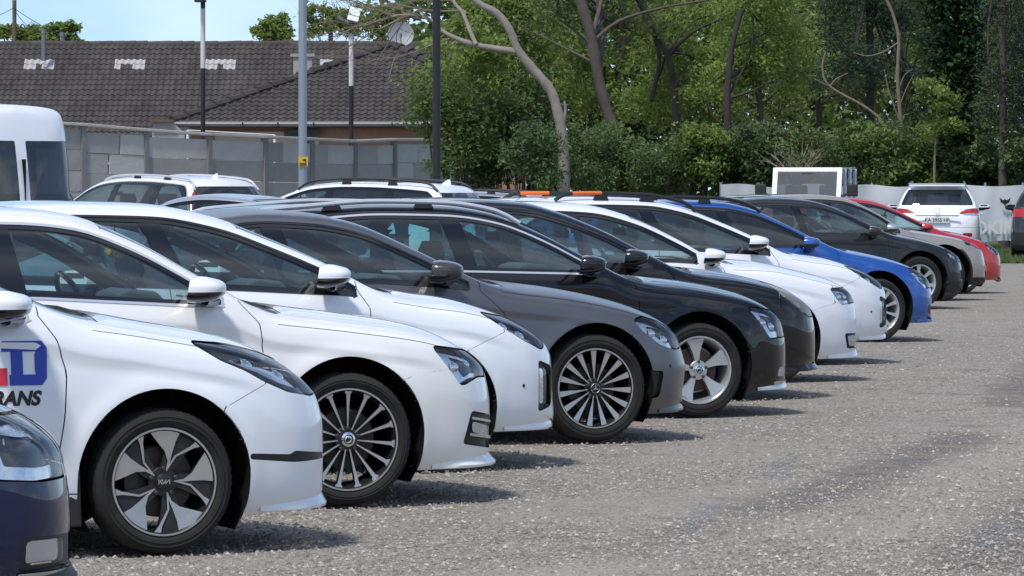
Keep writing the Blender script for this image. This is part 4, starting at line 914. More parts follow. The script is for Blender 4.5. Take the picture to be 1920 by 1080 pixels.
def make_car(name, label, cat, P, loc, rz, group=None):
    g_ = P.get
    F, wb, R, W = P['F'], P['wb'], P['R'], P['W']; xr = -wb - R
    rw, rr = g_('rw', .32), g_('rr', .23); ra = g_('ra', rw + .065); zw = g_('zw', rw + .012)
    dx = g_('dx', .03); cow = P['cowl']; hdr = P['header']; zb = g_('zb', .21)
    pm = M[P['paint']]
    root = empty(name, loc, rz); tag(root, label, cat, group)
    # ---- stations
    fa, ra_ = F - .45, xr + .45
    tf = np.sin(np.linspace(0, 1, 26) * math.pi / 2); tr = np.sin(np.linspace(0, 1, 24) * math.pi / 2)
    xs = np.concatenate([(ra_ - (ra_ - xr) * tr)[::-1], np.arange(ra_ + dx, fa - dx * .5, dx), fa + (F - fa) * tf])
    T = pchip(*zip(*P['T']), xs)
    xx = np.linspace(xr - .3, F + .3, 500); Tl = gsm(pchip(*zip(*P['T']), xx), xx, .035); Tf = lambda x: np.interp(x, xx, Tl)
    T = Tf(xs)
    xm = P.get('mid', (hdr + xr) / 2 - .1)
    bl = g_('bulge', .14)
    sh = np.where(xx > cow - .05, .03, np.where(xx > xm, bl, -.10)); sh = gsm(sh, xx, .10)
    Al = gsm(np.interp(xx + sh, xx, Tl) - g_('adrop', .045), xx, .02); Af = lambda x: np.interp(x, xx, Al)
    bf = lin(*zip(*P['belt']))
    Bl = gsm(np.minimum(bf(xx), Al - .05), xx, .04); Bf = lambda x: np.interp(x, xx, Bl)
    Tl2 = np.where((xx > xm) & (xx < cow + .04), np.minimum(Tl, np.interp(xx - .06, xx, Al) + .035), Tl); Tl = gsm(Tl2, xx, .03); T = Tf(xs)
    A, B = Af(xs), Bf(xs)
    q = sstep((xs - (cow - .25)) / .35)
    q2 = sstep(((P['deck']) - xs) / .3) if 'deck' in P else 0 * xs
    yA = W - .075 - g_('tumble', .52) * np.maximum(A - B, .05) - .10 * np.maximum(q, q2)
    # ---- cross sections
    kz = np.zeros((len(xs), 9)); ky = np.zeros_like(kz)
    flat = g_('flat', 0.)
    p3 = np.minimum(.62, B - .24)
    for i, (y, z) in enumerate([(W - .085, zb), (W - .035, zb + .07), (W - .010, np.minimum(.40, B - .4)), (W + 0 * xs, p3), (W - .014, B - .105), (W - g_('shoulder', .055), B), (yA, A), (yA * .56, A + (T - A) * .80), (0 * xs, T)]):
        ky[:, i] = y; kz[:, i] = z
    cnt = [3, 5, 5, 6, 6, 8, 5, 6] if dx < .04 else [2, 4, 4, 5, 5, 8, 5, 6]
    sv = np.concatenate([i + np.linspace(0, 1, c, endpoint=False) for i, c in enumerate(cnt)] + [[8.]])
    Y = np.array([pchip(range(9), ky[i], sv) for i in range(len(xs))]); Z = np.array([pchip(range(9), kz[i], sv) for i in range(len(xs))])
    # soften along the section, keep the shoulder crease
    for _ in range(3):
        for G in (Y, Z):
            k = np.arange(1, len(sv) - 1); keep = np.abs(sv[k] - 4) < .3
            G[:, k] = np.where(keep, G[:, k], .5 * G[:, k] + .25 * (G[:, k - 1] + G[:, k + 1]))
    cr = g_('crease', .019)
    Y -= cr * np.exp(-np.maximum(0, 4 - sv)[None, :] / .38) * (sv < 3.999)[None, :] * sstep((xs + wb + .2) / .5)[:, None] * sstep((F - .35 - xs) / .4)[:, None]
    X = np.repeat(xs[:, None], len(sv), 1)
    Y -= g_('scallop', .012) * np.exp(-((Z - .40) / .075) ** 2) * (sstep((-.30 - X) / .25) * sstep((X + wb - .30) / .25))
    # ---- arch lips
    for cx in (0., -wb):
        d = np.hypot(X - cx, Z - zw); e = np.exp(-((d - ra) / .055) ** 2) * sstep((Bf(X) - Z) / .12)
        Y += g_('flare', .016) * e
    # ---- nose and tail close in plan and in height
    def close(x, x0, x1, p, qq):
        t = np.clip((x - x0) / (x1 - x0), 0, 1); return np.maximum(0, 1 - t ** p) ** (1 / qq)
    wy = close(xs, g_('plan0', .02), F, g_('planp', 5.), 2.3) * close(-xs, wb + .0, -xr, g_('rplanp', 5.), 2.4)
    zc, zr = g_('zc', .46), g_('zrc', .55)
    lf = close(xs, F - g_('nose', .075), F, 2.6, 2.6); lr = close(-xs, -xr - .10, -xr, 2.4, 2.4)
    lfb = close(xs, F - .05, F, 5., 3.)
    Y *= wy[:, None]
    up = Z > zc; lam = np.where(up, lf[:, None], lfb[:, None])
    Zf = zc + (Z - zc) * lam; Z = np.where((xs > 0)[:, None], Zf, zr + (Z - zr) * lr[:, None])
    np_ = lin(*zip(*g_('prof', [(.15, .02), (.25, .0), (.5, .0), (.72, -.03), (.9, -.05)])))
    X = X + np_(Z) * sstep((X - (F - .42)) / .40)
    rp_ = lin(*zip(*g_('rprof', [(.2, .05), (.35, 0), (.6, 0), (1.0, .04), (1.6, .04)])))
    X = X + rp_(Z) * sstep(((xr + .40) - X) / .38)
    V = np.stack([X, Y, Z], 2)
    # ---- normals from the loft
    du = np.gradient(V, axis=0); dv = np.gradient(V, axis=1); N = np.cross(du, dv); 
    N /= np.linalg.norm(N, axis=2, keepdims=True) + 1e-12
    if (N[len(xs) // 2, 12, 1] < 0): N = -N
    N[:, -1, 1] = 0; N[-1, :] = (1, 0, 0); N[0, :] = (-1, 0, 0)
    N /= np.linalg.norm(N, axis=2, keepdims=True) + 1e-12
    nu, nv = len(xs), len(sv)
    idx = np.arange(nu * nv).reshape(nu, nv)
    def quads(ix): 
        a, b, c, d = ix[:-1, :-1], ix[1:, :-1], ix[1:, 1:], ix[:-1, 1:]
        return np.concatenate([np.stack([a, b, c], -1).reshape(-1, 3), np.stack([a, c, d], -1).reshape(-1, 3)])
    FT = quads(idx); Vf = V.reshape(-1, 3); Nf = N.reshape(-1, 3); Sf = np.repeat(sv[None, :], nu, 0).ravel()
    tn = np.cross(Vf[FT[:, 1]] - Vf[FT[:, 0]], Vf[FT[:, 2]] - Vf[FT[:, 0]])
    ok = np.linalg.norm(tn, axis=1) > 1e-10; FT, tn = FT[ok], tn[ok]
    fl = (tn * Nf[FT].mean(1)).sum(1) < 0; FT[fl] = FT[fl][:, ::-1]
    H = Half(Vf.copy(), Nf.copy(), Sf.copy(), FT)
    side_pts = Vf[(Sf < 5.3)]
    def ysurf(x, z):
        d = (side_pts[:, 0] - x) ** 2 + (side_pts[:, 2] - z) ** 2; return float(side_pts[d.argmin(), 1])
    # ---- window outline
    tip = P['tip']; tail = P['tail_x']
    xt = np.linspace(tail, tip, 40); top = Af(xt) - g_('dlo_top', .055); bot = bf(xt) + .004
    if 'tail_cut' in P:    # rear edge of the side glass slopes up to the roof: x of its top corner
        top = np.minimum(top, bot + .03 + np.maximum(0, (xt - tail) / max(.01, (P['tail_cut'] - tail))) * (top - bot - .03))
    okk = top > bot + .004
    dlo = [(a, b) for a, b in zip(xt[okk], top[okk])] + [(a, b) for a, b in zip(xt[okk][::-1], bot[okk][::-1])]
    DL = lambda x, y, z, s: sdpoly(dlo, x, z)
    labels = {}
    def lab(n): 
        if n not in labels: labels[n] = len(labels) + 1
        return labels[n]
    # 1 wheel arches
    for cx in (0., -wb):
        H.region(lambda x, y, z, s: np.hypot(x - cx, np.where(z > zw, z - zw, (z - zw) * .55)) - ra, lambda x, y, z, s, L: (np.abs(x - cx) < .7) & (y > W * .45) & (z < zw + .6), ARCH)
    # 2 windscreen and rear window
    ws = g_('ws_edge', 6.14)
    wsx = lambda y: cow - .02 - .10 * (y / W) ** 2
    H.region(lambda x, y, z, s: np.maximum(np.maximum((ws - s) * .3, x - wsx(y)), (hdr + .02 - .08 * (y / W) ** 2) - x), lambda x, y, z, s, L: (s > 5.8) & (L == 0) & (x > hdr - .4) & (x < cow + .3), lab('windshield'))
    H.region(lambda x, y, z, s: np.maximum((ws - .10 - s) * .3, np.maximum(x - wsx(y) - .035, (hdr - .02 - .08 * (y / W) ** 2) - x)), lambda x, y, z, s, L: (s > 5.8) & (L == 0) & (x > hdr - .4) & (x < cow + .3), lab('windshield_seal'))
    if 'rearglass' in P:
        r0, r1 = P['rearglass']
        if P.get('rear_by_z'):
            H.region(lambda x, y, z, s: np.maximum(np.maximum((6.12 - s) * .3, z - r1), r0 - z), lambda x, y, z, s, L: (s > 5.8) & (L == 0) & (x < P['rear_by_z']), lab('rear_window'))
        else:
            H.region(lambda x, y, z, s: np.maximum(np.maximum((6.14 - s) * .3, x - r1), r0 - x), lambda x, y, z, s, L: (s > 5.8) & (L == 0) & (x < r1 + .2), lab('rear_window'))
    # 3 side windows: trim, frame, panes and pillars
    sel = lambda x, y, z, s, L: (L == 0) & (s < 6.35) & (s > 3.9) & (x > xr + .1) & (x < cow + .1)
    H.region(lambda x, y, z, s: DL(x, y, z, s) - g_('trim_w', .013), sel, lab('window_trim'))
    sel2 = lambda x, y, z, s, L: (L == lab('window_trim')) & (s > 3.9)
    H.region(DL, sel2, lab('window_frame'))
    sel3 = lambda x, y, z, s, L: L == lab('window_frame')
    H.region(lambda x, y, z, s: DL(x, y, z, s) + .020, sel3, lab('pane'))
    panes = []
    pil = P['pillars']          # (x at belt, x at top, width): black posts between the panes, front to rear
    sp = lambda L: L == lab('pane')
    zb0 = 1.0; zt0 = float(Al.max())
    for k, (xb, xtp, w) in enumerate(pil):
        ln = lambda x, z, xb=xb, xtp=xtp: x - (xb + (xtp - xb) * (z - zb0) / (zt0 - zb0))
        H.region(lambda x, y, z, s: (w / 2) - ln(x, z), lambda x, y, z, s, L: sp(L), lab('side_window_%d' % k))      # ahead of the post
        H.region(lambda x, y, z, s: (-w / 2) - ln(x, z), lambda x, y, z, s, L: sp(L), lab('pillar_cover_%d' % k))
    lastp = len(pil)
    c, cs = H.cen(); H.L[H.L == lab('pane')] = lab('side_window_%d' % lastp)
    # 4 lamps and other inserts
    ins = []
    for e in P.get('inserts', []):
        nm, poly, mt, dep, ymin = e[:5]; front = e[5] if len(e) > 5 else True
        pl = round_poly(poly, .02, 2); key = '%s#%d' % (nm, len(ins)); ins.append((key, nm, mt, dep))
        prev = [lab(i[0]) for i in ins[:-1]]
        fg = lambda x, y, z, s: np.maximum(sdpoly(pl, x, z), ymin - y); fs = lambda x, y, z, s, L: ((L == 0) | np.isin(L, prev)) & ((x > 0) if front else (x < -wb * .5))
        H.refine(fg, fs, .022, *((.011, 3) if g_('fine') else (.024, 2))); H.region(fg, fs, lab(key))
        if nm == 'headlight': H.gap(lambda x, y, z, s: fg(x, y, z, s) - .0045, fs, .0045)
        if nm == 'headlight':      # a bright cell inside the dark surround, or the other way round
            cx_, cz_ = np.mean(pl, 0); kx, kz, ox, oz = P.get('cell', (.62, .60, .03, .004))
            pc = [((a - cx_) * kx + cx_ + ox, (b - cz_) * kz + cz_ + oz) for a, b in pl]
            cg_ = lambda x, y, z, s: np.maximum(sdpoly(pc, x, z), ymin + .03 - y); lk = lab(key); cs_ = lambda x, y, z, s, L: L == lk
            H.refine(cg_, cs_, .022, *((.011, 3) if g_('fine') else (.03, 1))); ins.append(('lamp_cell#%d' % len(ins), 'lamp_cell', 'reflector' if mt == 'lampdark' else 'lampdark', dep + .008)); H.region(cg_, cs_, lab(ins[-1][0]))
    for e in P.get('front_boxes', []) + P.get('rear_boxes', []):     # inserts given by |y| and z on the front or rear face
        nm, y0, y1, z0, z1, mt, dep, front = e
        key = '%s#%d' % (nm, len(ins)); ins.append((key, nm, mt, dep))
        prev = [lab(i[0]) for i in ins[:-1]]
        pl = y0 if isinstance(y0, list) else round_poly([(y0, z0), (y1, z0), (y1, z1), (y0, z1)], .03, 2) if y0 > 0 else [(-.5, z0), (y1 - .03, z0), (y1, z0 + .03), (y1, z1 - .03), (y1 - .03, z1), (-.5, z1)]
        fg = lambda x, y, z, s: sdpoly(pl, y, z); fs = lambda x, y, z, s, L: ((L == 0) | np.isin(L, prev)) & ((x > F - .5) if front else (x < xr + .5))
        H.refine(fg, fs, .02, .025, 1); H.region(fg, fs, lab(key))
    # 5 shut lines
    zero = lambda x, y, z, s, L: L == 0
    hs = g_('hood_s', 5.15); hx = g_('hood_front', F - .13)
    cl = g_('clad')
    if cl:
        def cg(x, y, z, s):
            d1 = np.hypot(x, z - zw) - ra - cl; d2 = np.hypot(x + wb, z - zw) - ra - cl
            return np.minimum(np.minimum(d1, d2), z - g_('sill_z', .36))
        H.region(cg, lambda x, y, z, s, L: (L == 0) & (s < 4), lab('cladding'))
    H.gap(lambda x, y, z, s: (s - hs) * .12, lambda x, y, z, s, L: zero(x, y, z, s, L) & (x > cow - .10) & (x < hx))
    H.gap(lambda x, y, z, s: x - hx + .05 * (y / W) ** 2 * 3, lambda x, y, z, s, L: zero(x, y, z, s, L) & (s > hs))
    bl_ = lin([p[1] for p in P['bumper']], [p[0] for p in P['bumper']])
    H.gap(lambda x, y, z, s: x - bl_(z), lambda x, y, z, s, L: zero(x, y, z, s, L) & (s < hs) & (x > .05) & (z > .3))
    dl_ = lin([p[1] for p in P['door']], [p[0] for p in P['door']])
    H.gap(lambda x, y, z, s: x - dl_(z), lambda x, y, z, s, L: zero(x, y, z, s, L) & (s < 5.9) & (x < .1) & (x > -1.1) & (z > .27))
    sd = lambda x, y, z, s, L: zero(x, y, z, s, L) & (z < Bf(x) + .02)
    doors = P['doors']        # x of the rear edge of each door at mid height
    edges = []
    for k, xd in enumerate(doors):
        last = k == len(doors) - 1
        def dg(x, y, z, s, xd=xd, last=last):
            lnx = xd - (.10 * (1 - np.clip((z - .3) / .5, 0, 1)) * -1 if last else 0)
            if last: lnx = xd + .22 * np.clip((.75 - z) / .5, 0, 1) ** 1.5
            return x - lnx
        H.gap(dg, lambda x, y, z, s, L: sd(x, y, z, s, L) & (z > .27) & (np.abs(x - xd) < .5)); edges.append(dg)
    H.gap(lambda x, y, z, s: z - .27, lambda x, y, z, s, L: zero(x, y, z, s, L) & (x < -ra) & (x > -wb + ra))
    rbz = g_('rbump_z', .62)
    H.gap(lambda x, y, z, s: z - rbz, lambda x, y, z, s, L: zero(x, y, z, s, L) & (x < -wb - ra * .9))
    tg = g_('tailgate_s', None)
    if tg: H.gap(lambda x, y, z, s: (s - tg) * .12, lambda x, y, z, s, L: zero(x, y, z, s, L) & (x < g_('tailgate_x', xr + .35)) & (z > rbz))
    # panels
    c, cs = H.cen(); x, y, z = c[:, 0], c[:, 1], c[:, 2]; z0 = H.L == 0
    def setp(m, n): H.L[m & (H.L == 0)] = lab(n)
    setp(z0 & (cs > hs) & (x > cow - .12) & (x < hx - .03), 'hood')
    setp(z0 & (x > bl_(z)) & (x > .05), 'front_bumper')
    setp(z0 & (x > dl_(z)) & (x > -1.0), 'fender')
    setp(z0 & (x < -wb - ra * .9) & (z < rbz), 'rear_bumper')
    if tg: setp(z0 & (x < g_('tailgate_x', xr + .35)) & (cs > tg) & (z > rbz), 'tailgate')
    lowm = (z < Bf(x) + .02) & (z > .27) & (cs < 5.9)
    for k, dg in enumerate(edges): setp(z0 & lowm & (dg(x, y, z, cs) > 0) & (x < 0), 'door_%d' % k)
    setp(z0, 'body_shell')
    # ---- objects
    byname = {v: k for k, v in labels.items()}
    def emit(nm, lb, mat, off=0., sides=(1, -1), join=True, parent=root):
        f = H.F[np.isin(H.L, lb)]
        if not len(f): return []
        u, inv = np.unique(f, return_inverse=True); f2 = inv.reshape(f.shape)
        v = H.V[u] - H.N[u] * off; n = H.N[u]; fl_ = np.array([1, -1, 1])
        res = []
        if join:
            me = mesh_np(nm, np.concatenate([v, v * fl_]), np.concatenate([f2, f2[:, ::-1] + len(v)]), mat, np.concatenate([n, n * fl_]))
            res.append(link(nm, me, parent))
        else:
            for sd_ in (-1, 1):
                me = mesh_np(nm, v * (fl_ if sd_ < 0 else 1), f2[:, ::-1] if sd_ < 0 else f2, mat, n * (fl_ if sd_ < 0 else 1))
                res.append(link(nm, me, parent))
        return res
    sg, rg = M[g_('glass', 'glass')], M[g_('rear_side_glass', g_('glass', 'glass'))]
    insd = {i[0]: i for i in ins}
    for lb, nm in byname.items():
        if nm in ('pane',): continue
        if nm == 'windshield': emit('windshield', lb, M['wglass'], .003)
        elif nm == 'windshield_seal': emit('windshield_seal', lb, M['gloss'], .002)
        elif nm == 'rear_window': emit('rear_window', lb, M[g_('rear_glass', 'rearglass')], .003)
        elif nm.startswith('side_window'): emit('side_window', lb, sg if nm.endswith('_0') or (nm.endswith('_1') and g_('quarter')) else rg, .004, join=False)
        elif nm == 'window_trim': emit('window_trim', lb, M[g_('trim', 'trimchrome')], -.003)
        elif nm == 'window_frame': emit('window_frame', lb, M['gloss'], .0)
        elif nm.startswith('pillar_cover'): emit('pillar_cover', lb, M['gloss'], .001, join=False)
        elif nm.startswith('lamp_cell'): pass
        elif nm in insd:
            key, n0, mt, dep = insd[nm]
            if n0 in ('headlight', 'fog_light', 'tail_light'):
                hs_ = emit(n0, lb, M[mt], dep, join=False); cell = lab('lamp_cell#%d' % (int(key.split('#')[1]) + 1)) if n0 == 'headlight' else None
                ln_ = emit('lens', [lb, cell] if cell else lb, M[g_('lens', 'lens')], .001, join=False) if n0 != 'tail_light' else []
                for a, b in zip(hs_, ln_): b.parent = a
                if cell:
                    for a, b in zip(hs_, emit('lamp_cell', cell, M['reflector' if mt == 'lampdark' else 'lampdark'], dep + .008, join=False)): b.parent = a
                if n0 == 'headlight':
                    f = H.F[H.L == lb]; cv = H.V[np.unique(f)]; nn_ = H.N[np.unique(f)]
                    lo, hi = cv.min(0), cv.max(0)
                    for a, sgn in zip(hs_, (-1, 1)):
                        for tt in ((.40, .70) if g_('projectors', 2) == 2 else (.62,)):
                            tgt = lo + (hi - lo) * np.array([tt, 0, .5]); j = np.abs(cv[:, 0] - tgt[0]).argmin()
                            near = np.abs(cv[:, 0] - cv[j, 0]) < .04; cc = cv[near].mean(0) - nn_[near].mean(0) * (dep + .012)
                            b = MB(); b.lathe([(-.028, .002), (-.024, .016), (-.012, .026), (0, .030), (.004, .037), (.03, .037)], 20, axis='x')
                            me = b.mesh('projector', M['chrome'], True, 60); me.transform(Matrix.Rotation(math.pi, 4, 'Z'))
                            link('projector', me, a, loc=(cc[0], cc[1] * sgn, cc[2]))
            else:
                emit(n0, lb, M[mt], dep, join=n0 in ('grille', 'plate_recess', 'tail_strip', 'lower_grille', 'rear_valance'))
        elif nm in ('fender',): emit('fender', lb, pm, join=False)
        elif nm.startswith('door_'): emit('front_door' if nm == 'door_0' else 'rear_door', lb, pm, join=False)
        elif nm == 'cladding': emit('wheel_arch_cladding', lb, M['plastic'], -.006)
        else: emit(nm, lb, pm)
    # ---- inner lining (also the dark ground of the shut lines)
    st = 2; ix = idx[::st]
    if ix[-1, 0] != idx[-1, 0]: ix = np.concatenate([ix, idx[-1:]])
    LF = quads(ix)
    LF = LF[np.linalg.norm(np.cross(Vf[LF[:, 1]] - Vf[LF[:, 0]], Vf[LF[:, 2]] - Vf[LF[:, 0]]), axis=1) > 1e-9]
    LH = Half(Vf.copy(), Nf.copy(), Sf.copy(), LF); al = lambda x, y, z, s, L: L == 0
    LH.region(lambda x, y, z, s: DL(x, y, z, s) + .012, lambda x, y, z, s, L: (s < 6.35) & (s > 3.9) & (x > xr + .1), 1)
    for xb, xtp, w in pil:      # posts keep their lining
        ln = lambda x, y, z, s: np.abs(x - (xb + (xtp - xb) * (z - zb0) / (zt0 - zb0))) - w / 2
        c, cs = LH.cen(); LH.L[(LH.L == 1) & (ln(c[:, 0], 0, c[:, 2], 0) < 0)] = 0
    LH.region(lambda x, y, z, s: np.maximum(np.maximum((ws - .03 - s) * .3, x - wsx(y) - .02), (hdr + .0 - .08 * (y / W) ** 2) - x), lambda x, y, z, s, L: (s > 5.8) & (x > hdr - .4) & (x < cow + .3), 1)
    if 'rearglass' in P:
        if P.get('rear_by_z'): LH.region(lambda x, y, z, s: np.maximum(np.maximum((6.1 - s) * .3, z - r1), r0 - z), lambda x, y, z, s, L: (s > 5.8) & (x < P['rear_by_z']), 1)
        else: LH.region(lambda x, y, z, s: np.maximum(np.maximum((6.1 - s) * .3, x - r1), r0 - x), lambda x, y, z, s, L: (s > 5.8) & (x < r1 + .2), 1)
    c, cs = LH.cen()
    for e in P.get('inserts', []):
        if e[0] == 'headlight': LH.L[(sdpoly(e[1], c[:, 0], c[:, 2]) < .02)] = 1
    for cx in (0., -wb): LH.L[(np.hypot(c[:, 0] - cx, c[:, 2] - zw) < ra + .02) & (c[:, 1] > W * .4)] = 1
    LH.L[(c[:, 0] > F - .16) | (c[:, 0] < xr + .12) | ((c[:, 0] > F - .45) & (c[:, 2] < .30))] = 1
    LF = LH.F[LH.L == 0]; u, inv = np.unique(LF, return_inverse=True); f2 = inv.reshape(LF.shape)
    v = LH.V[u] - LH.N[u] * .028; v[:, 1] = np.maximum(v[:, 1], 0)
    me = mesh_np('cabin_lining', np.concatenate([v, v * np.array([1, -1, 1])]), np.concatenate([f2, f2 + len(v)]), M['liner'])
    link('cabin_lining', me, root)
    # ---- underbody, wheel wells
    ub = MB(); yw = W - .12
    ub.box(((-ra - wb + ra) / 2, 0, zb + .05), (wb - 2 * ra, 2 * yw, .06)); ub.v = []; ub.f = []; ub.mi = []; ub.prism([(F - .2, zb + .06), (F - .25, zb + .12), (-wb - R + .25, zb + .14), (-wb - R + .2, zb + .08), (-wb + ra, zb + .03), (-ra, zb + .03)], -.55, .55); ub.prism([(-ra - .02, zb + .02), (-ra - .02, zb + .10), (-wb + ra + .02, zb + .10), (-wb + ra + .02, zb + .02)], -yw, yw)
    ub.build('underbody', M['dark'], root)
    for cx in (0., -wb):
        for sgn in (-1, 1):
            wl_ = MB(); k0 = len(wl_.v); wl_.lathe([(0, ra + .004), (.30, ra + .004), (.31, .02)], 24, a0=R_(-35), a1=R_(215))
            for i in range(k0, len(wl_.v)):
                a, b, c_ = wl_.v[i]; wl_.v[i] = (a + cx, sgn * (W - .022 - b), c_ + zw)
            wl_.build('wheel_well', M['dark'], root)
    # ---- wheels
    stl = g_('wheel', 'plain'); det = g_('detail', True)
    for cx, stv in ((0., g_('steer', 0.)), (-wb, 0.)):
        for sgn in (-1, 1):
            yo = W + .004 - g_('wheel_in', .012)
            make_wheel(root, stl, rw, rr, (cx, sgn * yo, rw), sgn, R_(stv), det)
    # ---- splitter lip under the nose
    if g_('lip'):
        j = int(np.argmin(np.abs(sv - .35))); k = np.where((V[:, j, 0] > ra + .06) & (V[:, j, 1] > 1e-4))[0][:-1]; p = V[k, j]; n2 = N[k, j].copy(); n2[:, 2] = 0; n2 /= np.linalg.norm(n2, axis=1, keepdims=True) + 1e-9
        grow = sstep((p[:, 0] - ra - .06) / .25)[:, None]; lw, lm = P['lip']; zl = np.array([0, 0, 1.])
        rows = [p + n2 * .002 + zl * .050, p + n2 * (.004 + lw * .5 * grow) + zl * .018, p + n2 * (.004 + lw * grow) - zl * .004, p + n2 * (.004 + lw * .9 * grow) - zl * .016, p - n2 * .03 - zl * .014]
        m_ = len(k); lv = np.concatenate(rows); lv2 = np.concatenate([lv, (lv * np.array([1, -1, 1]))])
        lf_ = [(r_ * m_ + i, r_ * m_ + i + 1, (r_ + 1) * m_ + i + 1, (r_ + 1) * m_ + i) for r_ in range(4) for i in range(m_ - 1)]
        lb_ = MB(); lb_.add([tuple(q_) for q_ in lv2], lf_ + [tuple(i + len(lv) for i in f[::-1]) for f in lf_] + [(r_ * m_ + m_ - 1, r_ * m_ + m_ - 1 + len(lv), (r_ + 1) * m_ + m_ - 1 + len(lv), (r_ + 1) * m_ + m_ - 1) for r_ in range(4)])
        lb_.build('splitter', M[lm], root, True, angle=40)
    for (px_, pz_) in P.get('sensors', []):
        for sgn in (-1, 1):
            b = MB(); b.lathe([(.001, .011), (-.002, .009), (-.002, .0005)], 14); b.build('parking_sensor', M['plastic'], root, True, loc=(px_, sgn * (ysurf(px_, pz_) + .001), pz_), rot=(0, 0, 0 if sgn < 0 else math.pi))
    # ---- mirrors
    mx, mz = g_('mirror', (tip - .28, bf(tip) + .06)); ms = g_('mirror_s', 1.)
    for sgn in (-1, 1):
        e1, e2 = MB(), MB(); nu_, nv_ = 22, 12
        for part, lo_, hi_ in ((e1, -.10, 1.0), (e2, -1.0, -.10)):
            vv, ff = [], []
            for j in range(nv_ + 1):
                tz = lo_ + (hi_ - lo_) * j / nv_; rad = max(1e-3, 1 - abs(tz) ** 3.2) ** (1 / 3.2)
                for i in range(nu_):
                    a = 2 * math.pi * i / nu_; ca, sa = math.cos(a), math.sin(a)
                    ex = math.copysign(abs(ca) ** .75, ca) * rad; ey = math.copysign(abs(sa) ** .75, sa) * rad
                    bx = max(ex * .12, -.05) + .010 * tz; by = ey * .118; bz = tz * (.070 if tz > 0 else .062) * (1 - .12 * ey * sgn) * (1 - .28 * max(0, ex))
                    if ey * sgn < 0: bz *= 1 - .1 * abs(ey)
                    vv.append((bx, by, bz))
            for j in range(nv_):
                for i in range(nu_): ff.append((j * nu_ + i, j * nu_ + (i + 1) % nu_, (j + 1) * nu_ + (i + 1) % nu_, (j + 1) * nu_ + i))
            part.add([(a * ms, b * ms, c_ * ms) for a, b, c_ in vv], ff)
        ml = (mx, sgn * (W + .085), mz)
        hm = e1.build('mirror_housing', M[g_('mirror_paint', P['paint'])], root, True, loc=ml, rot=(0, 0, sgn * R_(24)), angle=60)
        lw_ = e2.build('mirror_base', M['gloss'], hm, True, angle=60)
        mg = MB(); mg.add([(-.047 * ms, -.09 * ms, -.045 * ms), (-.047 * ms, .09 * ms, -.045 * ms), (-.047 * ms, .085 * ms, .05 * ms), (-.047 * ms, -.085 * ms, .05 * ms)], [(0, 1, 2, 3)]); mg.build('mirror_glass', M['gloss'], hm)
        ar = MB(); ar.tube([(0.01, -sgn * .04, -.05), (.03, -sgn * .10, -.055), (.05, -sgn * .16, -.05)], [.03, .026, .03], 8); ar.build('mirror_arm', M['gloss'], hm, True)
    # ---- cabin
    zbelt = float(bf(cow - .5)); zroof = float(Al.max())
    db = MB(); prof = [(cow - .02, zbelt - .10), (cow - .08, zbelt - .03), (cow - .34, zbelt + .005), (cow - .52, zbelt - .01), (cow - .60, zbelt - .08), (cow - .58, zbelt - .30), (cow - .3, zbelt - .45), (cow - .02, zbelt - .45)]
    db.prism(prof, -(W - .13), W - .13); bevel(db.build('dashboard', M['dash'], root), .025, 3)
    ib = MB(); ib.prism([(cow - .32, zbelt - .02), (cow - .38, zbelt + .045), (cow - .52, zbelt + .06), (cow - .60, zbelt + .035), (cow - .60, zbelt - .05)], .18, .56); bevel(ib.build('instrument_hood', M['dash'], root), .02, 3)
    sw = MB(); cwp = Vector((cow - .76, .36, zbelt - .03)); tl = Matrix.Rotation(R_(-26), 3, 'Y')
    sw.tube([cwp + tl @ Vector((0, .185 * math.cos(t), .185 * math.sin(t))) for t in np.linspace(0, 2 * math.pi, 29)], .016, 8, False)
    for a in (0, 180, 270): sw.tube([cwp, cwp + tl @ Vector((0, .18 * math.cos(R_(a)), .18 * math.sin(R_(a))))], .016, 6)
    sw.box(cwp, (.05, .14, .10), tl); sw.build('steering_wheel', M['gloss'], root, True)
    sx = g_('seat_x', cow - 1.32)
    for kind, xs_, ys_ in (('front_seat', sx, (-.37, .37)), ('rear_seat', sx - .86, (-.34, .34))):
        for yy in ys_:
            s_ = MB(); wd = .25 if kind == 'front_seat' else .30
            s_.prism([(-.02, .30), (.50, .32), (.52, .44), (.30, .47), (.0, .42)], -wd, wd)
            s_.prism([(.02, .40), (.12, .46), (-.02, .72), (-.09, 1.0), (-.14, 1.02), (-.19, .95), (-.12, .6)], -wd, wd)
            so = s_.build(kind, M[g_('seat', 'seat')], root, loc=(xs_, yy, zroof - 1.44)); bevel(so, .04, 3)
            h_ = MB(); h_.prism([(-.10, 1.05), (-.075, 1.13), (-.10, 1.21), (-.15, 1.21), (-.19, 1.13), (-.16, 1.05)], -.12, .12)
            h_.tube([(-.13, -.05, .97), (-.13, -.05, 1.08)], .008, 6); h_.tube([(-.13, .05, .97), (-.13, .05, 1.08)], .008, 6)
            bevel(h_.build('headrest', M[g_('seat', 'seat')], so), .02, 3)
    rv = MB(); zx = hdr + .13; rz_ = float(Tf(zx)) - .10; rv.box((zx - .02, 0, rz_), (.025, .22, .06)); rv.tube([(zx, 0, rz_), (zx + .03, 0, rz_ + .08)], .01, 6); rv.build('rear_view_mirror', M['plastic'], root)
    # ---- door handles
    for k, xd in enumerate(doors):
        hz = g_('handle_z', .86) ; hxp = xd + .16; ys = ysurf(hxp, hz)
        for sgn in (-1, 1):
            hb = MB(); hb.tube([(hxp - .10, sgn * (ys + .004), hz), (hxp - .08, sgn * (ys + .032), hz + .002), (hxp + .06, sgn * (ys + .034), hz), (hxp + .10, sgn * (ys + .004), hz - .004)], [.010, .014, .014, .010], 8)
            hb.build('door_handle', M[g_('handle', P['paint'])], root, True)
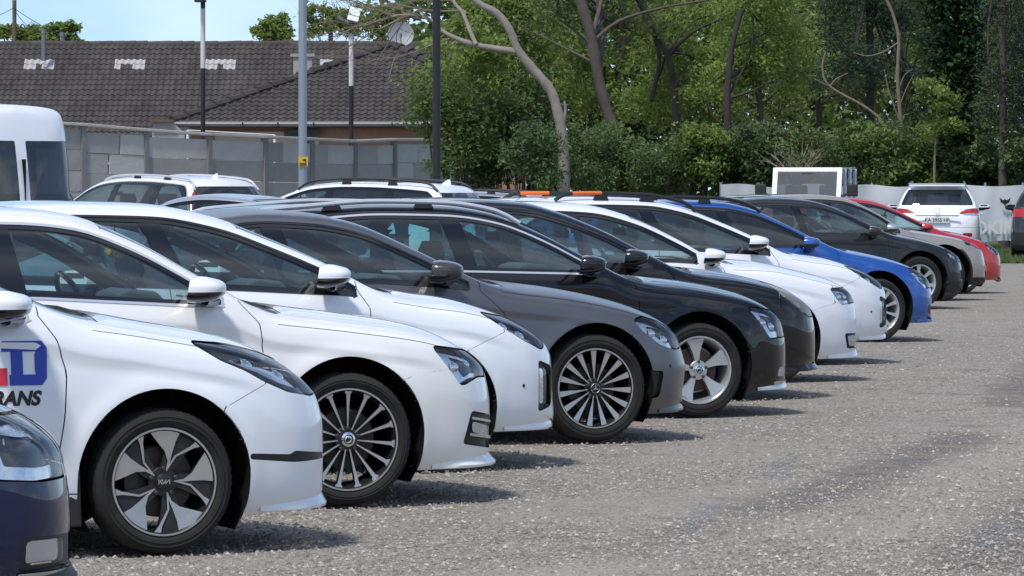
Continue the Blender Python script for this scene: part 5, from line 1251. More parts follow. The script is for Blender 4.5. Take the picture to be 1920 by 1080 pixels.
    # ---- roof rails, aerials, cowl
    ra1 = P.get('rails')
    if ra1:
        x0, x1, mt, lift = ra1[:4]
        for sgn in (-1, 1):
            pts, rad = [], []
            for t in np.linspace(0, 1, 25):
                xq = x0 + (x1 - x0) * t; yq = float(np.interp(xq, xs, yA)) - .02
                e = min(1, min(t, 1 - t) / .10); pts.append((xq, sgn * yq, float(Af(xq)) + .012 + lift * math.sin(e * math.pi / 2))); rad.append(.017)
            b = MB(); b.tube(pts, rad, 8)
            r_o = b.build('roof_rail', M[mt], root, True)
            for t in (.33, .66):
                xq = x0 + (x1 - x0) * t; yq = float(np.interp(xq, xs, yA)) - .02
                f_ = MB(); f_.box((xq, sgn * yq, float(Af(xq)) + .012 + lift / 2 - .01), (.14, .03, lift + .01), taper=.7); f_.build('rail_foot', M['plastic'], r_o)
            for (t0, t1) in ra1[4] if len(ra1) > 4 else ():
                b = MB(); sub = [p for p, t in zip(pts, np.linspace(0, 1, 25)) if t0 <= t <= t1]; b.tube(sub, .0185, 8); b.build('tape_wrap', M['orange'], r_o, True)
    for (ax, kind) in P.get('aerials', []):
        b = MB(); zt = float(Tf(ax))
        if kind == 'fin': b.prism([(ax + .09, zt - .01), (ax - .02, zt + .06), (ax - .06, zt + .065), (ax - .075, zt - .01)], -.012, .012); bevel(b.build('aerial_fin', pm if g_('fin_paint') else M['plastic'], root), .006)
        else: b.tube([(ax, 0, zt), (ax - .02, 0, zt + .03), (ax - .02 + kind[1], 0, zt + kind[2])], [.012, .008, .004], 6); b.build('aerial', M['plastic'], root, True)
    cb = MB(); cb.box((cow - .02, 0, float(Tf(cow + .03)) - .045), (.09, 2 * (W - .36), .03)); cb.build('cowl_panel', M['plastic'], root)
    for yy in (-.42, .25):
        wb_ = MB(); wb_.tube([(cow - .02, yy, float(Tf(cow)) - .015), (cow - .06, yy + .25, float(Tf(cow - .05)) + .006), (cow - .09, yy + .52, float(Tf(cow - .10)) - .0)], [.010, .008, .006], 6); wb_.build('wiper', M['plastic'], root)
    return root, dict(Tf=Tf, Af=Af, ysurf=ysurf, xs=xs, yA=yA, W=W, xr=xr)

# ------------------------------------------------------------------ the cars
HEAD = R_(22)
def spot(X0, D0, W, th=HEAD):
    """car origin (middle of the front axle) for a right front wheel that stands at (X0, D0)"""
    return (X0 - math.sin(th) * W, D0 + math.cos(th) * W, 0)
def rear_sedan(wb, R, H): x = -wb - R; return [(x, .92), (x + .12, 1.03), (x + .45, 1.08), (x + .72, 1.17), (-wb + .2, 1.39), (-wb + .7, H - .02)]
def rear_hatch(wb, R, H, s=1.): x = -wb - R; return [(x, .93), (x + .07, 1.02), (x + .28 * s, 1.26), (x + .44 * s, H - .11), (x + .62 * s, H - .06), (-wb + .35, H - .015)]
ROW = 'cars parked side by side in the slanted row'
def base(**k):
    P = dict(F=.90, wb=2.68, R=.95, W=.90, paint='white', rw=.318, rr=.236, cowl=-.24, header=-1.12,
             belt=[(-4, 1.03), (-2.6, 1.04), (-1.58, 1.03), (-.87, 1.0), (-.45, .985)], tip=-.47, tail_x=-3.05, tail_cut=-2.6,
             pillars=[(-1.62, -1.70, .11), (-2.52, -2.46, .10)], doors=[-1.60, -2.55], door=[(-.54, 1.0), (-.45, .90), (-.44, .75), (-.46, .5), (-.50, .25)],
             bumper=[(.27, .62), (.46, .72)], zb=.20)
    P.update(k); return P
def grille(P, y=.42, z0=.36, z1=.60): P['front_boxes'] = [('grille', -1, y, z0, z1, 'plastic', .004, True)]; return P
# --- navy car cut by the lower left corner
P0 = grille(base(lip=(.03, 'plastic'), fine=1, paint='navy', W=.90, F=.93, T=rear_sedan(2.68, 1.0, 1.47) + [(-1.5, 1.47), (-1.2, 1.44), (-.92, 1.34), (-.57, 1.16), (-.26, 1.0), (.04, .955), (.46, .885), (.67, .83), (.93, .73)], R=1.0, wheel='fifteen',
    inserts=[('headlight', [(.40, .80), (.70, .785), (.80, .72), (.86, .58), (.70, .575), (.46, .59)], 'reflector', .040, .36), ('air_intake', [(.60, .385), (.88, .38), (.90, .27), (.60, .265)], 'plastic', .006, .40), ('fog_light', [(.63, .37), (.80, .37), (.80, .29), (.63, .285)], 'reflector', .014, .42), ('chrome_strip', [(.60, .262), (.92, .262), (.92, .247), (.60, .247)], 'satin', -.006, .38)],
    bumper=[(.30, .56), (.44, .575)], hood_front=.80))
make_car('parked_car', 'navy blue car cut off by the lower left corner, headlight and fog lamp in view', 'car', P0, spot(-2.19, 14.95, .90), HEAD, ROW)
# --- white car with door lettering
P1 = grille(base(fine=1, paint='white2', W=.90, F=.90, R=.95, rw=.312, rr=.231, ra=.385, T=rear_sedan(2.68, .95, 1.46) + [(-1.5, 1.46), (-1.2, 1.435), (-.92, 1.345), (-.50, 1.155), (-.20, 1.04), (0, 1.0), (.38, .93), (.66, .835), (.90, .71)],
    cowl=-.20, header=-1.10, tip=-.46, belt=[(-4, 1.05), (-1.6, 1.04), (-.45, 1.0)], wheel='blade', steer=-1,
    door=[(-.54, 1.02), (-.47, .92), (-.43, .78), (-.44, .6), (-.47, .40), (-.5, .25)], bumper=[(.26, .62), (.46, .72)],
    inserts=[('headlight', [(.15, .90), (.26, .83), (.37, .785), (.46, .735), (.57, .69), (.72, .665), (.82, .68), (.80, .75), (.64, .80), (.46, .855), (.32, .885)], 'lampdark', .040, .38),
             ('bumper_trim', [(.38, .425), (.58, .415), (.60, .43), (.84, .405), (.84, .385), (.60, .38), (.38, .40)], 'plastic', .004, .30)],
    hood_front=.79, hood_s=5.2, prof=[(.14, .0), (.42, .0), (.55, .0), (.70, -.03), (.9, -.06)], lip=(.026, 'white2'), mirror_s=1.05, zb=.165))
c1, i1 = make_car('parked_car', 'white car with red and blue lettering on the door and two-tone bladed wheels', 'car', P1, spot(-1.470, 19.22, .90), HEAD, ROW)
def on_side(o, info, eps=.003):
    for v in o.data.vertices: v.co.y = -(info['ysurf'](v.co.x, v.co.z) + eps)
def letters(polys, name, mat):
    b = MB()
    for p in polys: b.add([(x, 0, z) for x, z in p], [tuple(range(len(p)))])
    return b.build(name, mat, c1)
def Dpoly(x, z, w, h, t):   # slab letter D of four strips
    s = t * .9
    return [[(x - .008, z), (x + w * .7, z), (x + w * .7, z + t), (x - .008, z + t)], [(x - s, z + h - t), (x + w * .7, z + h - t), (x + w * .7, z + h), (x - s, z + h)], [(x, z + t), (x + t * 1.15, z + t), (x + t * 1.15, z + h - t), (x, z + h - t)],
            [(x + w * .7, z), (x + w * .86, z), (x + w, z + h * .16), (x + w, z + h * .84), (x + w * .86, z + h), (x + w * .7, z + h), (x + w * .7, z + h - t), (x + w - t * 1.15, z + h - t * 1.3), (x + w - t * 1.15, z + t * 1.3), (x + w * .7, z + t)]]
on_side(letters(Dpoly(-.672, .732, .155, .186, .045), 'lettering', M['blueprint']), i1)
on_side(letters([[(-.93, .732), (-.688, .732), (-.688, .805), (-.93, .805)], [(-.90, .805), (-.85, .805), (-.85, .918), (-.90, .918)], [(-.925, .875), (-.825, .875), (-.825, .918), (-.925, .918)]], 'lettering', M['redprint']), i1)
me = text_mesh('RANS', .082, 'lettering', .0035, .25, M['blackprint']); lo = link('lettering', me, c1); me.transform(Matrix.Translation((-.655, 0, .675)) @ Matrix.Rotation(R_(90), 4, 'X')); on_side(lo, i1)
b = MB(); b.prism([(-.43, .42), (-.37, .44), (-.36, .13), (-.41, .13)], -.88, -.66); bevel(b.build('mud_flap', M['plastic'], c1), .008)
# --- pearl white liftback
P2 = grille(base(fine=1, paint='pearl', W=.93, F=.95, wb=2.84, R=1.08, rw=.328, rr=.252, ra=.395, T=[(-3.92, .95), (-3.78, 1.06), (-3.4, 1.14), (-2.9, 1.34), (-2.3, 1.455), (-1.75, 1.485), (-1.45, 1.48), (-1.2, 1.455), (-.92, 1.355), (-.55, 1.15), (-.25, .995), (.04, .955), (.46, .895), (.67, .83), (.95, .70)],
    cowl=-.25, header=-1.14, tip=-.50, belt=[(-4, 1.02), (-1.58, 1.035), (-.87, .995), (-.5, .98)], wheel='fifteen', steer=-4, tail_x=-3.2, tail_cut=-2.75, pillars=[(-1.66, -1.74, .12), (-2.6, -2.5, .10)], doors=[-1.66, -2.62],
    bumper=[(.24, .60), (.36, .645), (.56, .664)], inserts=[('headlight', [(.46, .775), (.70, .745), (.83, .69), (.82, .62), (.72, .625), (.61, .585), (.55, .66)], 'reflector', .040, .40),
        ('air_intake', [(.67, .455), (.86, .42), (.90, .31), (.88, .25), (.62, .29)], 'plastic', .02, .36), ('fog_light', [(.685, .40), (.84, .365), (.86, .31), (.69, .345)], 'reflector', .010, .40), ('chrome_strip', [(.66, .345), (.90, .31), (.90, .295), (.66, .33)], 'satin', -.004, .36), ('chrome_strip', [(.67, .425), (.88, .39), (.88, .378), (.67, .412)], 'satin', -.004, .36)],
    hood_front=.83, hood_s=4.95, prof=[(.13, .0), (.30, .0), (.5, .0), (.70, -.025), (.9, -.05)], lip=(.045, 'pearl'), zb=.165, mirror=(-.79, 1.065), seat='seat2', ws_edge=6.16))
c2, i2 = make_car('parked_car', 'pearl white liftback with thin many-spoked wheels and a yellow dice hanging inside', 'car', P2, spot(-.795, 22.17, .93), HEAD, ROW)
# --- white hybrid
def hybrid(paint, **k): return grille(base(paint=paint, W=.91, F=.92, wb=2.70, R=.90, T=rear_hatch(2.7, .9, 1.50) + [(-1.9, 1.50), (-1.4, 1.49), (-1.05, 1.43), (-.72, 1.31), (-.42, 1.18), (-.12, 1.02), (.02, .985), (.25, .955), (.51, .885), (.72, .81), (.92, .70)],
    cowl=-.12, header=-1.00, tip=-.30, tail_x=-3.0, tail_cut=-2.45, belt=[(-4, 1.06), (-2.5, 1.06), (-1.13, 1.01), (-.48, .975), (-.3, .955)], trim='gloss', wheel='multi', pillars=[(-1.42, -1.60, .12), (-2.45, -2.35, .10)], doors=[-1.5, -2.5], door=[(-.42, 1.0), (-.36, .90), (-.36, .75), (-.40, .5), (-.46, .25)],
    bumper=[(.20, .66), (.44, .76)], inserts=[('headlight', [(.33, .865), (.53, .835), (.66, .765), (.74, .685), (.70, .66), (.58, .71), (.46, .775)], 'lampdark', .040, .38),
        ('air_intake', [(.66, .60), (.80, .56), (.82, .50), (.78, .34), (.66, .31)], 'plastic', .03, .42), ('fog_light', [(.69, .56), (.73, .545), (.73, .36), (.69, .35)], 'reflector', .02, .42)],
    hood_front=.80, zb=.205, mirror=(-.64, 1.075), prof=[(.15, .0), (.30, .012), (.40, .0), (.62, .0), (.75, -.03), (.9, -.07)], lip=(.010, paint), sensors=[(.55, .46)], **k), .5, .33, .5)
make_car('parked_car', 'cool white hatchback with vertical bumper slot, between pearl liftback and satin grey saloon', 'car', hybrid('white2', fine=1), spot(-.434, 24.95, .91), HEAD, ROW)
# --- satin grey saloon
P4 = grille(base(fine=1, paint='grey', W=.905, F=.80, wb=2.84, R=1.0, rw=.332, rr=.246, ra=.39, T=rear_sedan(2.84, 1.0, 1.445) + [(-1.95, 1.445), (-1.62, 1.43), (-1.34, 1.38), (-1.05, 1.26), (-.76, 1.12), (-.50, 1.005), (-.1, .95), (.26, .88), (.49, .81), (.67, .745), (.80, .66)],
    cowl=-.50, header=-1.55, tip=-.70, tail_x=-3.1, tail_cut=-2.75, belt=[(-4, .985), (-1.37, .99), (-1.02, .965), (-.7, .935)], wheel='multi', steer=-3, trim='gloss', pillars=[(-1.95, -2.05, .13), (-2.8, -2.7, .10)], doors=[-1.95, -2.8],
    door=[(-.74, .93), (-.60, .80), (-.56, .65), (-.56, .4), (-.58, .25)], bumper=[(.24, .66), (.40, .69)], mirror=(-1.05, 1.05), mirror_s=1.1, mirror_paint='charcoal', nose=.10, planp=4.2,
    inserts=[('headlight', [(.27, .745), (.34, .765), (.47, .73), (.60, .66), (.66, .57), (.58, .565), (.45, .60), (.34, .675)], 'reflector', .040, .42), ('air_intake', [(.34, .44), (.47, .43), (.44, .27), (.36, .26)], 'plastic', .02, .45)],
    hood_front=.70, hood_s=5.25, prof=[(.13, .0), (.30, .0), (.45, .025), (.60, -.015), (.72, -.04), (.9, -.05)], lip=(.02, 'grey'), sensors=[(.52, .46)], zb=.165, seat_x=-1.75))
make_car('parked_car', 'satin grey saloon with black many-spoked wheels and round-cornered headlight', 'car', P4, spot(.516, 27.74, .905), HEAD, ROW)
# --- black estate with silver rails
P5 = grille(base(lip=(.018, 'satin'), fine=1, paint='black', W=.91, F=.86, wb=2.76, R=1.02, rw=.322, rr=.232, T=rear_hatch(2.76, 1.02, 1.475) + [(-2.1, 1.475), (-1.6, 1.465), (-1.28, 1.42), (-.96, 1.30), (-.62, 1.12), (-.30, .975), (.07, .93), (.40, .87), (.66, .785), (.86, .68)],
    cowl=-.30, header=-1.26, tip=-.55, tail_x=-3.45, tail_cut=-3.1, belt=[(-4, 1.02), (-1.7, 1.005), (-.93, .985), (-.55, .97)], wheel='five', steer=-3, pillars=[(-1.66, -1.76, .14), (-2.62, -2.60, .10)], doors=[-1.66, -2.62], rails=(-3.2, -1.22, 'railsilver', .028),
    bumper=[(.24, .56), (.48, .625)], mirror=(-.86, 1.04), hood_s=5.0, hood_front=.76, inserts=[('headlight', [(.38, .745), (.60, .715), (.72, .62), (.74, .54), (.55, .535), (.48, .63)], 'reflector', .040, .40), ('fog_light', [(.64, .33), (.80, .33), (.82, .26), (.62, .26)], 'reflector', .01, .42), ('chrome_strip', [(.60, .235), (.86, .235), (.88, .20), (.60, .205)], 'satin', -.004, .38)], zb=.165))
make_car('parked_car', 'black estate car with silver roof rails and five-spoke silver wheels', 'car', P5, spot(1.278, 30.77, .91), HEAD, ROW)
# --- black hatchback with big hazed lamp
P6 = grille(base(lip=(.035, 'black2'), paint='black2', W=.89, F=.96, wb=2.7, R=.85, T=rear_hatch(2.7, .85, 1.50) + [(-1.8, 1.50), (-1.35, 1.48), (-1.1, 1.42), (-.76, 1.29), (-.42, 1.11), (-.14, .985), (.23, .935), (.6, .85), (.96, .70)],
    cowl=-.14, header=-1.05, tip=-.38, tail_x=-2.9, tail_cut=-2.5, belt=[(-4, 1.04), (-.9, .99), (-.38, .965)], trim='gloss', wheel='plain', door=[(-.46, 1.0), (-.40, .90), (-.40, .5), (-.46, .25)], bumper=[(.26, .60), (.46, .66)], mirror=(-.79, 1.045), lens='lens_old',
    inserts=[('headlight', [(.40, .86), (.57, .825), (.72, .73), (.83, .60), (.74, .60), (.60, .69), (.48, .77)], 'reflector', .040, .36)], hood_front=.84, zb=.19))
make_car('parked_car', 'black hatchback with a large hazy headlamp, right behind the black estate', 'car', P6, spot(1.575, 33.4, .89), HEAD, ROW)
# --- white liftback with square fog lamps
P7 = grille(base(lip=(.02, 'white'), paint='white', W=.87, F=.93, wb=2.6, R=.95, T=rear_hatch(2.6, .95, 1.46, 1.4) + [(-1.8, 1.465), (-1.4, 1.45), (-1.02, 1.36), (-.66, 1.19), (-.26, .99), (.0, .975), (.36, .905), (.76, .805), (.93, .73)],
    cowl=-.26, header=-1.12, tip=-.42, trim='gloss', belt=[(-4, 1.0), (-.9, .975), (-.42, .945)], wheel='plain', bumper=[(.24, .56), (.52, .63)], mirror=(-.63, 1.01),
    inserts=[('headlight', [(.49, .745), (.70, .75), (.80, .68), (.80, .635), (.58, .625)], 'reflector', .040, .42), ('air_intake', [(.62, .385), (.87, .385), (.90, .26), (.66, .26)], 'plastic', .015, .40), ('fog_light', [(.66, .365), (.84, .365), (.85, .28), (.69, .28)], 'reflector', .006, .42)], hood_front=.82, zb=.18))
make_car('parked_car', 'white liftback with square fog lamp surround, in front of the orange-railed car', 'car', P7, spot(2.13, 36.3, .87), HEAD, ROW)
# --- white hatchback with orange taped roof rails
P8 = hybrid('white', rails=(-2.38, -1.05, 'plastic', .045, [(.12, .36)]), aerials=[(-2.45, ('rod', -.10, .22))])
make_car('parked_car', 'white hatchback with black roof rails wrapped in orange tape', 'car', P8, spot(2.69, 40.0, .91), HEAD, ROW)
# --- blue liftback
P9 = grille(base(lip=(.03, 'blue'), paint='blue', W=.905, F=.84, wb=2.68, R=1.0, rw=.322, rr=.235, T=rear_hatch(2.68, 1.0, 1.46) + [(-2.0, 1.46), (-1.5, 1.445), (-1.2, 1.39), (-.86, 1.25), (-.50, 1.07), (-.24, .965), (.0, .92), (.33, .85), (.57, .77), (.84, .65)],
    cowl=-.24, header=-1.2, tip=-.52, tail_x=-3.3, tail_cut=-3.0, glass='tint', trim='gloss', wheel='sevenpair', rails=(-3.0, -1.22, 'gloss', .04), belt=[(-4, 1.0), (-.9, .96), (-.5, .945)], mirror=(-.86, 1.0), bumper=[(.24, .54), (.46, .61)],
    inserts=[('headlight', [(.36, .74), (.58, .71), (.70, .62), (.72, .54), (.56, .54), (.46, .62)], 'reflector', .040, .40), ('air_intake', [(.60, .36), (.80, .36), (.82, .27), (.60, .27)], 'plastic', .01, .42)], hood_front=.73, zb=.18))
make_car('parked_car', 'bright blue liftback with black tinted windows and silver wheels', 'car', P9, spot(3.73, 46.0, .905, R_(24)), R_(24), ROW)
# --- dark crossover
P10 = grille(base(paint='darkgrey', W=.89, F=.84, wb=2.6, R=.80, rw=.342, rr=.235, ra=.40, T=rear_hatch(2.6, .8, 1.46) + [(-1.8, 1.46), (-1.3, 1.43), (-.98, 1.35), (-.6, 1.18), (-.22, 1.0), (.05, .95), (.35, .88), (.60, .79), (.84, .68)],
    cowl=-.20, header=-1.02, tip=-.45, tail_x=-2.95, tail_cut=-2.6, belt=[(-4, 1.0), (-.9, .96), (-.4, .94)], wheel='plain', clad=.055, sill_z=.36, trim='gloss', bumper=[(.28, .58), (.46, .66)], zb=.21,
    inserts=[('headlight', [(.40, .77), (.58, .74), (.72, .66), (.74, .60), (.60, .61), (.46, .68)], 'reflector', .040, .38), ('air_intake', [(.62, .50), (.80, .48), (.82, .38), (.62, .38)], 'plastic', .01, .42)], hood_front=.73))
make_car('parked_car', 'dark grey crossover with grey wheel arch cladding, next to the blue liftback', 'car', P10, spot(5.24, 58.2, .89, R_(23)), R_(23), ROW)
# --- beige SUV and red hatchback at the end of the row
P11 = grille(base(paint='beige', W=.92, F=.88, wb=2.7, R=.9, rw=.35, rr=.24, ra=.42, T=rear_hatch(2.7, .9, 1.49) + [(-1.7, 1.49), (-1.3, 1.465), (-1.05, 1.39), (-.75, 1.24), (-.42, 1.02), (-.1, .97), (.35, .90), (.62, .83), (.88, .70)],
    cowl=-.40, header=-1.10, tip=-.60, belt=[(-4, .98), (-.5, .94)], wheel='plain', trim='gloss', zb=.22, inserts=[('headlight', [(.36, .83), (.66, .77), (.76, .73), (.74, .69), (.60, .72), (.36, .78)], 'lampdark', .040, .40)], bumper=[(.30, .66), (.46, .74)], mirror_paint='silver', clad=.03, sill_z=.32))
make_car('parked_car', 'beige SUV with a slim headlight, second from the far end of the row', 'car', P11, spot(5.95, 62.4, .92, R_(23)), R_(23), ROW)
P12 = grille(base(paint='red', W=.88, F=.86, wb=2.55, R=.75, T=rear_hatch(2.55, .75, 1.44) + [(-1.6, 1.44), (-1.2, 1.40), (-.9, 1.30), (-.5, 1.11), (-.1, .95), (.2, .89), (.5, .80), (.86, .64)], cowl=-.12, header=-.98, tip=-.4, trim='gloss', wheel='plain', belt=[(-4, .96), (-.4, .92)], tail_x=-2.7, tail_cut=-2.4,
    inserts=[('headlight', [(.36, .77), (.56, .72), (.70, .61), (.60, .57), (.46, .65)], 'reflector', .040, .38)], bumper=[(.28, .60), (.46, .66)], hood_front=.74))
make_car('parked_car', 'red hatchback at the far end of the row', 'car', P12, spot(6.62, 66.5, .88, R_(23)), R_(23), ROW)
# --- plush dice on the windscreen of the pearl liftback
dc = empty('hanging_dice', (0, 0, 0)); th = HEAD; o2 = Vector(c2.location)
dc.location = at(215, 468, 22.17 + .95); tag(dc, 'yellow plush dice hanging behind the glass of the pearl liftback', 'dice')
b = MB(); b.box((0, 0, 0), (.075, .075, .075)); bevel(b.build('cube', M['dice'], dc, rot=(.25, .3, .5)), .012, 3)
for k in range(6): b = MB(); b.lathe([(0, .006), (-.002, .006), (-.002, .0005)], 8); b.build('pip', M['ink'], dc, loc=(-.012 + .024 * (k % 2), -.046, -.022 + .022 * (k // 2)))
b = MB(); b.tube([(0, 0, .04), (0, 0, .13)], .003, 5); b.build('cord', M['plastic'], dc)

# ------------------------------------------------------------------ second row and the cars along the hedge
TH2 = math.pi - R_(22)
def place_rear(px, D, P, th):
    """origin for a car whose rear end is at column px, depth D"""
    xr = -P['wb'] - P['R']; return ((px - 960) / FPX * D - xr * math.cos(th), D - xr * math.sin(th), 0)
BACK = 'cars standing in the second row'
def suv(paint, H=1.70, **k): return base(**{**dict(paint=paint, W=.94, F=.90, wb=2.85, R=1.0, rw=.36, rr=.25, ra=.43, dx=.05, detail=False, T=rear_hatch(2.85, 1.0, H) + [(-1.8, H), (-1.3, H - .03), (-1.0, H - .11), (-.55, 1.34), (-.2, 1.14), (.1, 1.08), (.5, 1.0), (.9, .82)],
    cowl=-.20, header=-1.1, tip=-.45, tail_x=-3.55, tail_cut=-3.2, belt=[(-4, 1.13), (-.45, 1.07)], wheel='plain', zb=.24, rearglass=(1.12, H - .17), rear_by_z=-3.2, tailgate_s=5.4, tailgate_x=-3.5,
    pillars=[(-1.65, -1.72, .11), (-2.6, -2.6, .12)], doors=[-1.65, -2.6], handle_z=.98, inserts=[('headlight', [(.40, .92), (.66, .88), (.74, .80), (.44, .80)], 'reflector', .040, .4)], bumper=[(.3, .66), (.46, .76)]), **k})
Pv = suv('pearl', 1.75, rails=(-3.35, -1.35, 'railsilver', .03), aerials=[(-3.1, 'fin')], fin_paint=1, rear_boxes=[('tail_light', .60, .88, 1.0, 1.64, 'redlens', .002, False), ('tail_light', .50, .86, .88, 1.02, 'redlens', .004, False)])
make_car('parked_suv', 'white SUV seen from behind with tall red tail lamps, before the concrete wall', 'car', Pv, place_rear(470, 65, Pv, R_(137)), R_(137), BACK)
Pn = base(paint='silver', dx=.05, detail=False, wb=2.7, R=1.0, T=rear_sedan(2.7, 1.0, 1.50) + [(-1.6, 1.50), (-1.2, 1.46), (-.6, 1.18), (-.2, 1.0), (.4, .9), (.9, .72)], rearglass=(-3.0, -2.35), rear_glass='tint', trim='gloss')
make_car('parked_car', 'silver blue saloon of which only the sloping roof shows, beside the white SUV', 'car', Pn, place_rear(700, 55, Pn, TH2), TH2, BACK)
Pd = suv('white', 1.66, rails=(-3.3, -1.2, 'plastic', .06), aerials=[(-3.15, 'fin')], fin_paint=1, trim='gloss', rear_side_glass='tint')
make_car('parked_suv', 'white SUV with raised black roof rails in the second row', 'car', Pd, place_rear(925, 62, Pd, TH2), TH2, BACK)
Ph = base(paint='silver', dx=.06, detail=False, T=rear_hatch(2.68, .95, 1.53) + [(-1.6, 1.53), (-1.2, 1.48), (-.6, 1.2), (-.2, 1.02), (.4, .9), (.9, .72)], trim='gloss', rails=(-3.0, -1.2, 'plastic', .03))
make_car('parked_car', 'light grey hatchback glimpsed over the roofs between white SUV and orange rails', 'car', Ph, place_rear(1085, 70, Ph, TH2), TH2, BACK)
# --- tall van at the left edge
Pn2 = base(fine=1, paint='white2', W=1.0, F=.95, wb=3.5, R=1.1, rw=.35, rr=.22, ra=.42, dx=.05, detail=False, T=[(-4.6, 2.35), (-4.52, 2.48), (-4.35, 2.545), (-3.6, 2.58), (-1.6, 2.58), (-1.25, 2.52), (-.9, 2.2), (-.35, 1.55), (-.1, 1.28), (.3, 1.2), (.7, 1.05), (.95, .85)],
    bulge=.10, adrop=.07, tumble=.10, cowl=-.12, header=-1.2, tip=-.6, tail_x=-4.46, tail_cut=-4.44, belt=[(-5, 1.46), (-1.5, 1.46), (-.5, 1.25)], dlo_top=.44, zrc=1.3, rplanp=9., wheel='plain', trim='gloss', trim_w=.004, glass='glass', pillars=[(-1.6, -1.65, .25), (-2.6, -2.6, .06), (-3.65, -3.65, .06)], doors=[-1.5, -2.7], seat_x=-1.6, rprof=[(.2, .0), (1.4, .0), (2.6, .14)], handle_z=1.1,
    rear_boxes=[('tail_light', .86, .99, .7, 1.25, 'redlens', .004, False), ('rear_window', .08, .86, 1.36, 2.12, 'tint', .006, False)], bumper=[(.3, .6), (.5, .75)], rbump_z=.5)
vn, vi = make_car('parked_van', 'tall white van at the left edge with dark rear door windows', 'van', Pn2, place_rear(48, 54, Pn2, R_(135)), R_(135))
b = MB(); b.box((vi['xr'] + .045, 0, 1.15), (.10, .008, 1.5)); b.build('door_seam', M['dark'], vn)
# --- white SUV seen from behind, with licence plate
PL = suv('white2', 1.68, W=.94, rails=(-3.2, -1.3, 'satin', .05), rplanp=7., rear_boxes=[('tail_light', [(.46, 1.01), (.60, .96), (1.0, .95), (1.0, 1.10), (.80, 1.115), (.64, 1.10)], 0, 0, 0, 'redlens', .004, False), ('tail_strip', [(.50, .99), (.60, .965), (1.0, .955), (1.0, 1.0), (.7, 1.01)], 0, 0, 0, 'reflector', .002, False), ('rear_reflector', .55, .76, .50, .58, 'redlens', .003, False), ('rear_valance', -1, .9, .20, .40, 'plastic', .006, False)], rbump_z=.70, rearglass=(1.18, 1.52), rear_glass='tint')
THL = R_(84)
lx, i_l = make_car('parked_suv', 'white SUV seen from behind with a licence plate, before the banner', 'car', PL, place_rear(1757, 98, PL, THL), THL)
xr = i_l['xr']
pl = MB(); pl.box((xr - .035 + .02, 0, .86), (.02, .52, .12)); po = pl.build('licence_plate', M['plate'], lx)
me = text_mesh('KA 3955 HP', .105, 'lettering', .001, 0, M['ink']); link('lettering', me, po, loc=(xr - .028, 0, .857), rot=(R_(90), 0, R_(-90)))
ps = MB(); ps.box((xr - .01, 0, .955), (.03, .95, .025)); ps.build('chrome_bar', M['chrome'], lx)
em = MB(); em.lathe([(0, .055), (-.008, .062), (0, .069)], 28, axis='x'); em.tube([(0, -.02, .03), (0, -.01, -.03), (0, .035, -.03)], .006, 6); em.build('emblem', M['chrome'], lx, loc=(xr + .03, 0, 1.06))
sp = MB(); sp.prism([(-3.25, 1.655), (-3.62, 1.61), (-3.62, 1.585), (-3.25, 1.62)], -.60, .60); bevel(sp.build('roof_spoiler', M['white2'], lx), .01)
# --- dark SUV at the right border
PR = suv('charcoal', 1.64, W=.93, rplanp=7., rear_boxes=[('tail_light', .55, .93, .95, 1.12, 'redlens', .004, False), ('rear_valance', -1, .95, .2, .62, 'plastic', .003, False)], rearglass=(1.16, 1.5), rear_glass='tint')
make_car('parked_suv', 'dark grey SUV cut off by the right edge, red tail lamp showing', 'car', PR, place_rear(1978, 95, PR, R_(82)), R_(82))
# --- boxy white off-roader facing the camera
jp = empty('off_road_car', (at(1518, 0, 100).x, 101.2, 0), R_(-90 - 11)); tag(jp, 'boxy white off-road car facing the camera, flat windscreen and black mirrors', 'car'); jp.scale = (1.05, 1.05, 1.06)
wm = M['white']
def jb(name, pts, y0, y1, mat, par=jp, bv=.03):
    b = MB(); b.prism(pts, y0, y1); return bevel(b.build(name, mat, par), bv, 3)
jb('tub', [(1.15, .55), (1.15, 1.12), (-.0, 1.18), (-3.0, 1.16), (-3.0, .55)], -.78, .78, wm)
jb('hood', [(1.12, 1.13), (1.10, 1.19), (.05, 1.24), (.05, 1.14)], -.66, .66, wm)
jb('bumper', [(1.30, .52), (1.30, .72), (1.10, .72), (1.10, .52)], -.80, .80, M['plastic'])
jb('roof', [(-.30, 1.86), (-.36, 1.90), (-2.92, 1.92), (-3.0, 1.86)], -.72, .72, wm, bv=.06)
fr = MB(); tl_ = Matrix.Rotation(math.atan2(-.30, .70), 3, 'Y')
for y in (-.69, .69): fr.box((-.15, y, 1.51), (.07, .11, .80), tl_)
fr.box((-.292, 0, 1.845), (.07, 1.49, .10), tl_); fr.box((-.012, 0, 1.185), (.07, 1.49, .12), tl_); bevel(fr.build('windshield_frame', wm, jp), .02, 2)
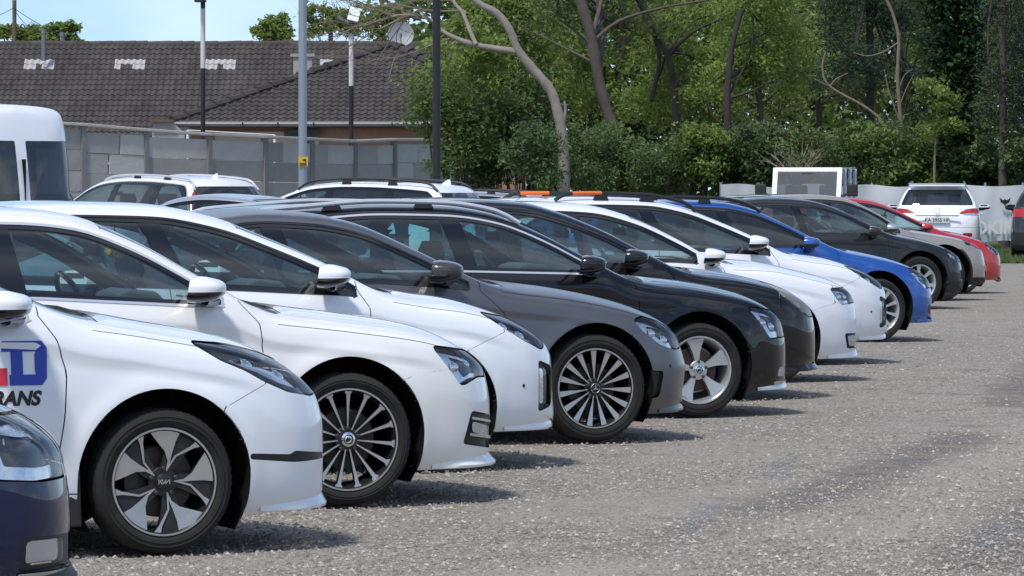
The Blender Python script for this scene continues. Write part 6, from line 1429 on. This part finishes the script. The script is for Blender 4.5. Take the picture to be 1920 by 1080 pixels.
b = MB(); b.add([(-.005, -.66, 1.2), (-.005, .66, 1.2), (-.285, .63, 1.84), (-.285, -.63, 1.84)], [(0, 1, 2, 3)]); b.build('windshield', M['flatglass'], jp)
for s in (-1, 1):
    for xq in (-1.05, -2.0, -2.92): b = MB(); b.box((xq, s * .715, 1.52), (.12, .05, .72)); b.build('pillar', wm, jp)
    for x0, x1 in ((-.32, -1.0), (-1.1, -1.95), (-2.05, -2.88)): b = MB(); b.box(((x0 + x1) / 2, s * .70, 1.52), (x0 - x1, .008, .62)); b.build('side_window', M['tint'], jp)
    b = MB(); b.box((0, 0, 0), (.10, .24, .26)); m_ = bevel(b.build('mirror_housing', M['plastic'], jp, loc=(-.05, s * .98, 1.42)), .03, 3)
    b = MB(); b.tube([(0, -s * .10, -.08), (.02, -s * .24, -.12)], .025, 6); b.build('mirror_arm', M['plastic'], m_)
    jb('fender', [(1.2, .82), (1.05, 1.02), (.35, 1.02), (.20, .82), (.32, .80), (.42, .94), (1.0, .94), (1.1, .80)], s * .66, s * .93, M['plastic'])
    b = MB(); b.lathe([(0, .001), (.02, .07), (.0, .09), (-.06, .09)], 20, axis='x'); b.build('headlight', M['reflector'], jp, True, loc=(1.16, s * .52, .95))
    for xq in (.70, -1.75): make_wheel(jp, 'plain', .40, .22, (xq, s * .86, .40), s, 0, False)
for k in range(7): b = MB(); b.box((1.16, -.30 + k * .10, .92), (.03, .045, .30)); b.build('grille_slot', M['dark'], jp)
for y in (-.30, .15): b = MB(); b.tube([(.05, y, 1.22), (.02, y + .45, 1.25)], .012, 6); b.build('wiper', M['plastic'], jp)
b = MB(); b.box((-.27, 0, 1.74), (.04, .26, .08)); b.build('rear_view_mirror', M['plastic'], jp)
for y in (-.36, .36): b = MB(); b.box((-1.25, y, 1.15), (.16, .46, .75)); b.box((-1.27, y, 1.62), (.10, .26, .18)); bevel(b.build('front_seat', M['seat'], jp), .04, 3)
b = MB(); b.prism([(-.02, 1.02), (-.05, 1.22), (-.45, 1.24), (-.50, .9)], -.66, .66); b.build('dashboard', M['dash'], jp)
